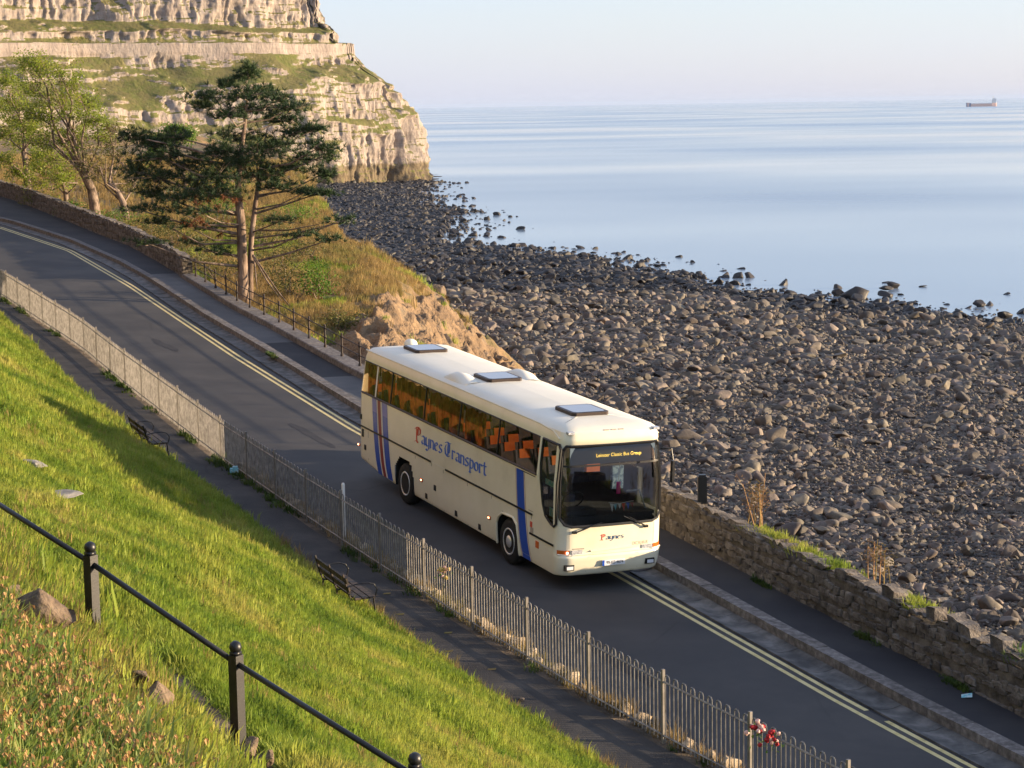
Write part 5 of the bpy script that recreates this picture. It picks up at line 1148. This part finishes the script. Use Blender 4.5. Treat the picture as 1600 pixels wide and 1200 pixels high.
# pine by the railing
def pine():
    rr = random.Random(3); Y0 = 86.0
    e = empty('pine_tree', at(381, 474, Y0), 'tall dark wind-shaped pine with two trunks behind the black railing', 'tree')
    tr = MB(); t1 = [at(u, v, Y0 + dy) for u, v, dy in ((381, 480, 0), (380, 440, .05), (378, 390, .1), (376, 340, .1), (371, 300, 0), (375, 250, -.1), (382, 200, 0), (386, 160, .1), (386, 120, .1))]
    tr.tube(t1, [.26, .225, .205, .185, .145, .11, .08, .05, .025], 9)
    t2 = [at(u, v, Y0 + .7) for u, v in ((391, 470), (391, 420), (393, 370), (398, 325), (404, 285), (410, 240), (418, 200))]; tr.tube(t2, [.14, .125, .115, .10, .08, .055, .025], 8)
    trunk = tr.build('trunk', 'bark_pine', e, True)
    C = [(388, 108, 9, 8), (383, 120, 17, 8), (354, 132, 16, 6), (415, 142, 20, 8), (330, 150, 28, 9), (375, 150, 32, 12), (432, 156, 20, 8), (318, 166, 20, 7), (398, 172, 38, 9), (356, 180, 26, 7),
         (457, 168, 28, 8), (442, 187, 36, 9), (490, 202, 22, 8), (466, 208, 28, 8), (500, 230, 22, 11), (476, 247, 28, 9), (514, 240, 9, 12), (452, 262, 32, 8), (504, 272, 14, 9),
         (370, 216, 38, 12), (402, 236, 42, 12), (378, 254, 46, 12), (345, 236, 24, 11), (432, 226, 28, 10), (402, 274, 42, 10), (432, 292, 32, 9),
         (210, 214, 24, 11), (236, 226, 28, 11), (276, 214, 18, 11), (254, 246, 42, 13), (214, 266, 28, 13), (250, 277, 42, 14), (300, 256, 32, 15), (310, 287, 38, 14), (340, 272, 32, 14), (340, 302, 36, 11), (240, 302, 28, 9), (286, 307, 38, 10),
         (215, 327, 28, 6), (270, 327, 34, 8), (312, 332, 34, 8), (250, 347, 28, 6), (232, 381, 34, 5), (290, 352, 28, 6), (338, 392, 28, 6), (330, 354, 24, 7), (300, 378, 22, 5),
         (498, 302, 28, 5), (532, 346, 24, 6), (470, 366, 34, 5), (512, 376, 18, 4), (478, 300, 14, 4), (440, 345, 30, 5)]
    cr = MB(); lm = MB(); dead = MB()
    k = Y0 / F
    for (u, v, rx, ry) in C:
        dy = rr.uniform(-1.9, 1.9) * min(1, 40 / max(abs(u - 380) * .5, 20)); c = at(u, v, Y0 + dy); rxm, rzm = rx * k, ry * k
        # limb from the trunk, meeting it a little lower
        vt = min(v + abs(u - 380) * .22 + 6, 420); T = t1 if (u < 400 or v < 200) else t2
        zt = at(u, vt, Y0)[2]; zs = [q[2] for q in T]; j = np.array([np.interp(zt, zs, [q[a] for q in T]) for a in range(3)])
        m1 = j + (c - j) * .5 + (0, 0, -.15 + rr.gauss(0, .12)); L = np.linalg.norm(c - j); r0 = min(.02 + .012 * L, .075); lm.tube([j, m1, c], [r0, r0 * .7, r0 * .3], 5, False)
        dens = (34 + rxm * rzm * 190) * (.55 if v > 320 else 1.0)
        for _ in range(int(dens)):
            q = np.array([rr.gauss(0, .5), rr.gauss(0, .5), rr.gauss(0, .5)]); p = c + q * (rxm * 1.1, max(rxm * .8, .5), rzm * 1.15); needle_tuft(cr, p, p - (c - (0, 0, .6)), rr)
            if rr.random() < .30: lm.tube([c + (p - c) * .1 + (0, 0, -.05), p], [.02, .008], 3, False)
            if 300 < u < 350 and 300 < v < 360 and rr.random() < .25: needle_tuft(dead, p + (rr.gauss(0, .2), rr.gauss(0, .3), -.3), np.array([0, 0, -1.0]), rr)
    # bare broken limbs low on the right
    for a, b in (((395, 400), (440, 470)), ((397, 402), (402, 452)), ((395, 398), (470, 500)), ((377, 330), (352, 328)), ((402, 360), (500, 350)), ((398, 372), (540, 345))):
        A, Bq = at(*a, Y0 + .4), at(*b, Y0 - .6); lm.tube([A, (A + Bq) / 2 + (0, 0, -.12), Bq], [.045, .032, .012], 5, False)
    lm.build('limbs', 'bark', e, True); cr.build('crown', 'needles', e); dead.build('dead_needles', 'needles_dead', e)
pine()
def broadleaf(u, v, Y0, hgt, lean, seed, label, leafm, spread=1.0, leafn=16, group='trees behind the roadside wall', fork=.16):
    rr = random.Random(seed); b = at(u, v, Y0); e = empty('wind_bent_tree', b, label, 'tree', group); wood = MB(); tips = []
    def grow(p, d, L, r, lv):
        d = d / np.linalg.norm(d); n = 3; P = [p]; q = p.copy(); dd_ = d.copy()
        for i in range(n):
            dd_ = dd_ + np.array([rr.gauss(0, .16), rr.gauss(0, .16), rr.gauss(.03, .10)]) + np.array([lean * .06, 0, 0]); dd_ /= np.linalg.norm(dd_); q = q + dd_ * L / n; P.append(q.copy())
        wood.tube(P, [r, r * .9, r * .78, r * .64], 7 if lv < 2 else 4 if lv < 4 else 3, False)
        if lv >= 3: tips.extend(P[1:])
        if lv >= 5: return
        for k in range(2 if lv == 0 else rr.choice([2, 3, 3])):
            a = rr.uniform(0, 6.28); t = np.cross(dd_, (math.cos(a), math.sin(a), .3)); t /= np.linalg.norm(t)
            nd = dd_ + t * rr.uniform(.45, .95) * spread + np.array([lean * .22, 0, .22]); grow(P[-1] if k else P[-2 if lv else -1], nd, L * rr.uniform(.62, .86), r * .6, lv + 1)
    grow(b, np.array([lean * .25, 0, 1.0]), hgt * fork * 1.15, hgt * .017, 0)
    wood.build('trunk', 'bark', e, True); cr = MB(); rr.shuffle(tips)
    for t in tips[:1500]: clump_leaves(cr, t, .5, .5, .36, leafn if rr.random() < .8 else 2, .14, rr, 0)
    cr.build('crown', leafm, e); return e
def clump_tree(Y0, trunk_px, rad, clumps, seed, label, leafm, dens, wig=1.0):
    rr = random.Random(seed); k = Y0 / F; T = [at(u, v, Y0 + rr.gauss(0, .15)) for u, v in trunk_px]
    e = empty('wind_bent_tree', T[0], label, 'tree', 'trees behind the roadside wall'); wood = MB(); cr = MB()
    wood.tube(T, [rad * (1 - .45 * i / (len(T) - 1)) for i in range(len(T))], 8); top = T[-1]
    stems = [T[-1], T[-2], T[max(len(T) - 3, 0)]]
    for (u, v, rx, ry) in clumps:
        c = at(u, v, Y0 + rr.uniform(-2.2, 2.2)); j_ = rr.choice(stems[:2] if v < 230 else stems); m_ = j_ + (c - j_) * .45 + np.array([rr.gauss(.25, .3), rr.gauss(0, .3), rr.gauss(.1, .3)]); m2 = j_ + (c - j_) * .75 + np.array([rr.gauss(.15, .2), rr.gauss(0, .2), rr.gauss(.25, .2)])
        L = np.linalg.norm(c - j_); r0 = .035 + .012 * L; wood.tube([j_, m_, m2, c], [r0, r0 * .7, r0 * .45, r0 * .2], 5, False)
        R = np.array([rx * k, max(rx * k * .8, .6), ry * k])
        for _ in range(10):
            b = (m_, m2, c)[rr.randrange(3)]; b = b + (c - b) * rr.random(); q = c + np.array([rr.gauss(-.1, .55), rr.gauss(0, .55), rr.gauss(.1, .6)]) * R * wig
            h_ = b + (q - b) * .5 + np.array([rr.gauss(0, .12), 0, rr.gauss(.1, .1)]); wood.tube([b, h_, q], [.022, .014, .006], 3, False)
            for t in (h_, q, q + (q - h_) * .4): clump_leaves(cr, t, .38, .38, .26, int(dens * rr.uniform(.5, 2.6)), .125, rr, 0)
            for _t in range(2):
                q2 = q + np.array([rr.gauss(-.1, .35), rr.gauss(0, .35), rr.gauss(.2, .25)]); wood.tube([h_, q2], [.010, .004], 3, False); clump_leaves(cr, q2, .3, .3, .22, int(dens * 1.2), .12, rr, 0)
    wood.build('trunk', 'bark', e, True); cr.build('crown', leafm, e)
clump_tree(121, [(150, 342), (147, 318), (143, 296), (133, 276), (124, 262)], .34, [(96, 120, 30, 16), (70, 108, 26, 14), (45, 96, 22, 12), (118, 142, 26, 15), (88, 158, 32, 16), (58, 142, 28, 15), (140, 160, 22, 14), (112, 182, 30, 15), (78, 192, 30, 14), (150, 190, 22, 13), (52, 176, 26, 14), (128, 214, 26, 13), (95, 222, 28, 12), (166, 214, 18, 11), (60, 225, 24, 12)], 5, 'tall spring-green tree leaning left behind the roadside wall, forked near its base', 'leaf_spring', 13)
clump_tree(119, [(197, 342), (193, 318), (184, 300), (170, 288)], .22, [(150, 240, 24, 14), (168, 226, 20, 12), (186, 245, 18, 13), (130, 252, 22, 12), (200, 262, 14, 12), (158, 268, 20, 10), (182, 205, 16, 10), (208, 290, 12, 10)], 12, 'sparse brown-twigged tree leaning left between the tall tree and the pine', 'leaf_dull', 6, 1.3)
clump_tree(131, [(42, 305), (43, 280), (40, 255), (36, 236)], .26, [(22, 150, 26, 14), (5, 170, 24, 14), (40, 172, 24, 13), (20, 196, 28, 14), (52, 208, 22, 12), (0, 214, 24, 13), (30, 226, 24, 12), (62, 246, 20, 11), (8, 252, 24, 12), (28, 272, 22, 10), (10, 126, 20, 11)], 23, 'leafy green tree above the gate pillar at the left edge', 'leaf_spring', 14)
clump_tree(126, [(104, 325), (103, 305), (99, 288), (96, 272)], .17, [(86, 250, 22, 12), (108, 246, 20, 11), (72, 268, 20, 10), (112, 276, 18, 10), (92, 282, 18, 9), (60, 288, 16, 9)], 31, 'young green tree between the gate pillar and the tall forked tree', 'leaf_spring', 11)
broadleaf(290, 290, 128, 7.5, -.1, 37, 'bright green small tree showing behind the left boughs of the pine', 'leaf_green', 1.1, 10)
def on_slope(u, v):
    d = W @ np.array([(u - 800) / F, (v - 600) / F, 1.0]); y = np.arange(60, 180, .1); p = CAMP + d[None] * (y / d[1])[:, None]; zz, _ = zspur(p[:, 0], p[:, 1]); s_, w_ = swof(p[:, 0], p[:, 1]); k = np.nonzero((p[:, 2] < zz) & (w_ > wall_w(s_) + .9))[0]; return p[k[0]] if len(k) else None
def bush(u, v, Y0, rx, rz, leafm, n, label, seed, size=.11, stems=7):
    rr = random.Random(seed); c = on_slope(u, v + 14); c = at(u, v, Y0) if c is None else c + np.array([0, 0, rz * .75]); n = int(n * 1.5); e = empty('shrub', c - (0, 0, rz), label, 'shrub', 'shrubs on the coastal slope'); st = MB(); lf = MB()
    for _ in range(stems):
        q = c + np.array([rr.gauss(0, .45) * rx, rr.gauss(0, .45) * rx, rr.uniform(-.2, .7) * rz]); b = c + np.array([rr.gauss(0, .2) * rx, rr.gauss(0, .2) * rx, -rz * 1.1]); st.tube([b, (b + q) / 2 + (rr.gauss(0, .15), 0, .1), q], [.035, .025, .01], 4, False)
        clump_leaves(lf, q, rx * .5, rx * .5, rz * .5, n // stems, size, rr, 0)
    clump_leaves(lf, c, rx, rx, rz, n // 2, size, rr, .4); st.build('stems', 'bark', e); lf.build('foliage', leafm, e)
SH = [(20, 312, 127, 1.4, .9, 'leaf_dull', 420, 'brown scrubby shrub beside the gate pillar'), (70, 322, 122, 1.6, .9, 'leaf_dull', 480, 'tan scrub behind the roadside wall left of the tall forked tree'), (112, 330, 118, 1.2, .7, 'leaf_green', 380, 'low green shrub at the foot of the tall forked tree'),
      (172, 345, 113, 1.3, .7, 'leaf_green', 420, 'low green shrub behind the roadside wall right of the tall forked tree'), (225, 362, 108, 1.4, .8, 'leaf_dull', 460, 'dull shrub behind the roadside wall under the pine'), (262, 372, 103, 1.3, .9, 'leaf_dull', 460, 'olive shrub behind the end of the roadside wall'),
      (300, 402, 101, 1.3, .9, 'leaf_dull', 420, 'olive shrub behind the first railing posts'), (338, 428, 97, 1.2, .8, 'leaf_dull', 420, 'tangled shrub behind the railing left of the pine trunk'), (345, 335, 104, 1.5, 1.0, 'leaf_green', 420, 'green shrub showing between the pine boughs'),
      (430, 424, 100, 1.6, .9, 'leaf_dull', 460, 'thorny brown shrub just right of the pine trunk'), (462, 455, 95, 1.3, .8, 'leaf_dull', 380, 'brown shrub behind the middle of the railing'), (500, 455, 96, .95, 1.0, 'leaf_green', 520, 'upright bright green shrub behind the railing, brightest on the slope'),
      (420, 374, 108, 1.5, .9, 'leaf_dull', 420, 'olive shrub on the slope above the pine stump limbs'), (455, 335, 112, 1.8, .7, 'leaf_green', 420, 'flat green shrub near the crest of the grassy spur'), (532, 502, 87, 1.0, .5, 'leaf_dull', 320, 'dry shrub behind the railing close to the coach'), (480, 392, 106, 1.2, .6, 'leaf_dull', 300, 'low dull shrub halfway up the grassy spur'),
      (250, 300, 122, 2.2, 1.2, 'leaf_dull', 460, 'wide brown shrub behind the lower left pine boughs'), (330, 290, 125, 2.0, 1.2, 'leaf_spring', 460, 'yellow-green shrub behind the middle of the pine')]
for i, a in enumerate(SH): bush(*a, 300 + i)
# dry grass over the spur
r = np.random.default_rng(51); x = r.uniform(-22, -2.0, 26000); y = r.uniform(66, 150, 26000); z, rk = zspur(x, y); s_, w_ = swof(x, y)
k = (w_ > wall_w(s_) + .75) & (rk + .7 * fbm(x / 1.5, y / 1.5, 2, 2) < .62) & (z > zbeach(x, y) + 1); gsel = fbm(x / 2.5, y / 4, 12, 3) > .12
P = np.stack([x, y, z], 1); put_tufts('slope_dry_grass', P[k & ~gsel], DR, 4, 1.05, 'tan dry grass covering the coastal slope', 52); put_tufts('slope_green_grass', P[k & gsel], GR, 6, 1.9, 'green grass patches on the coastal slope', 53)
x = r.uniform(-60, -12, 9000); y = r.uniform(110, 190, 9000); z, rk = zspur(x, y); s_, w_ = swof(x, y); k = (w_ > wall_w(s_) + .6) & (s_ < -55); P = np.stack([x, y, z], 1)[k]; put_tufts('scrub_grass', P, DR, 4, 1.6, 'rough dry grass under the trees', 54)
# loose rocks on the eroded face
for i in range(40):
    u, v = random.uniform(690, 890), 0; x = random.uniform(-4, 4.5); y = random.uniform(84, 116); z = float(zspur(np.array([x]), np.array([y]))[0][0]); zb_ = float(zbeach(x, y)); z = max(z, zb_)
    dk = random.choice([.4, .5, .6, .8, 1.3]); rock('fallen_rock', np.array([x, y, z]), dk, 'stone_warm', ('big' if dk > 1 else 'middling' if dk > .55 else 'small') + ' orange-brown fallen rock ' + ('high on the eroded face' if z > 8 else 'on the lower eroded face' if z > 4.5 else 'at the foot of the eroded face') + ' behind the coach', 'rock', 'fallen rocks on the eroded face', .9, .2)

# ================================================================== SHIP
M['hull_hazed'] = mat('hull_hazed', (.78, .50, .40), rough=.6); M['funnel_bow_shade'] = mat('funnel_bow_shade', (.10, .14, .26), rough=.6)  # hull tone paled to paint in distance haze; dark blue also paints bow shade
sy = 5000.0; sx = (1528 - 800) / F * sy / .991; sh = empty('cargo_ship', (sx, sy, 0), 'small orange-hulled cargo ship on the horizon at the right', 'ship')
mb = MB(); L = []
for x, hw2, hd in ((-37, .6, 9.5), (-33, 3.5, 9), (-27, 5.5, 8.5), (-26, 5.6, 6.2), (25, 5.8, 6.2), (26, 5.6, 8), (33, 5, 8), (35.5, 3.8, 8.2)): L.append([(sx + x, sy - hw2 * .8, -1), (sx + x, sy - hw2, hd), (sx + x, sy + hw2, hd), (sx + x, sy + hw2 * .8, -1)])
mb.add([p for q in L for p in q], [tuple(q) for q in grid_faces(8, 4)] + [(0, 1, 2, 3), (31, 30, 29, 28)]); mb.build('hull', 'hull_hazed', sh)
mb = MB(); mb.add([(sx - 37.2, sy - .8, 0), (sx - 37.2, sy - .8, 9.4), (sx - 27, sy - 5.9, 8.4), (sx - 27, sy - 5.2, 0)], [(0, 1, 2, 3)]); mb.build('bow_paint', 'funnel_bow_shade', sh)  # dark sheet painting the shaded side of the bow
MB().box((sx + 29, sy, 12), (8, 10, 9)).box((sx + 29.5, sy, 17.5), (5, 11, 2.5)).build('bridge', 'white_paint', sh); MB().box((sx + 33, sy, 14.5), (2.5, 3, 7)).build('funnel', 'funnel_bow_shade', sh); MB().tube([(sx + 28, sy, 18), (sx + 28, sy, 25)], .4, 5).build('mast', 'white_paint', sh)
for k in range(4): MB().box((sx - 18 + 12 * k, sy, 7.0), (10.5, 9, 1.8)).build('hatch_cover', 'white_paint', sh)
# ================================================================== AIR
hz_m = bpy.data.materials.new('sea_haze'); hz_m.use_nodes = True; hn = hz_m.node_tree.nodes; hn.clear()
ho = hn.new('ShaderNodeOutputMaterial'); hv = hn.new('ShaderNodeVolumePrincipled'); hv.inputs['Color'].default_value = (.52, .64, .86, 1); hv.inputs['Density'].default_value = 2.8e-5
hz_m.node_tree.links.new(hv.outputs[0], ho.inputs['Volume'])
x0, x1, y0, y1, z0, z1 = -61000, 61000, -400, 71000, -3.5, 84
mb = MB(); mb.add([(x0, y0, z0), (x1, y0, z0), (x1, y1, z0), (x0, y1, z0), (x0, y0, z1), (x1, y0, z1), (x1, y1, z1), (x0, y1, z1)], [(0, 3, 2, 1), (4, 5, 6, 7), (0, 1, 5, 4), (1, 2, 6, 5), (2, 3, 7, 6), (3, 0, 4, 7)])
tag(link('haze', mb.mesh('haze'), hz_m), 'thin pale sea haze over the whole bay', None, None, 'stuff')
#END
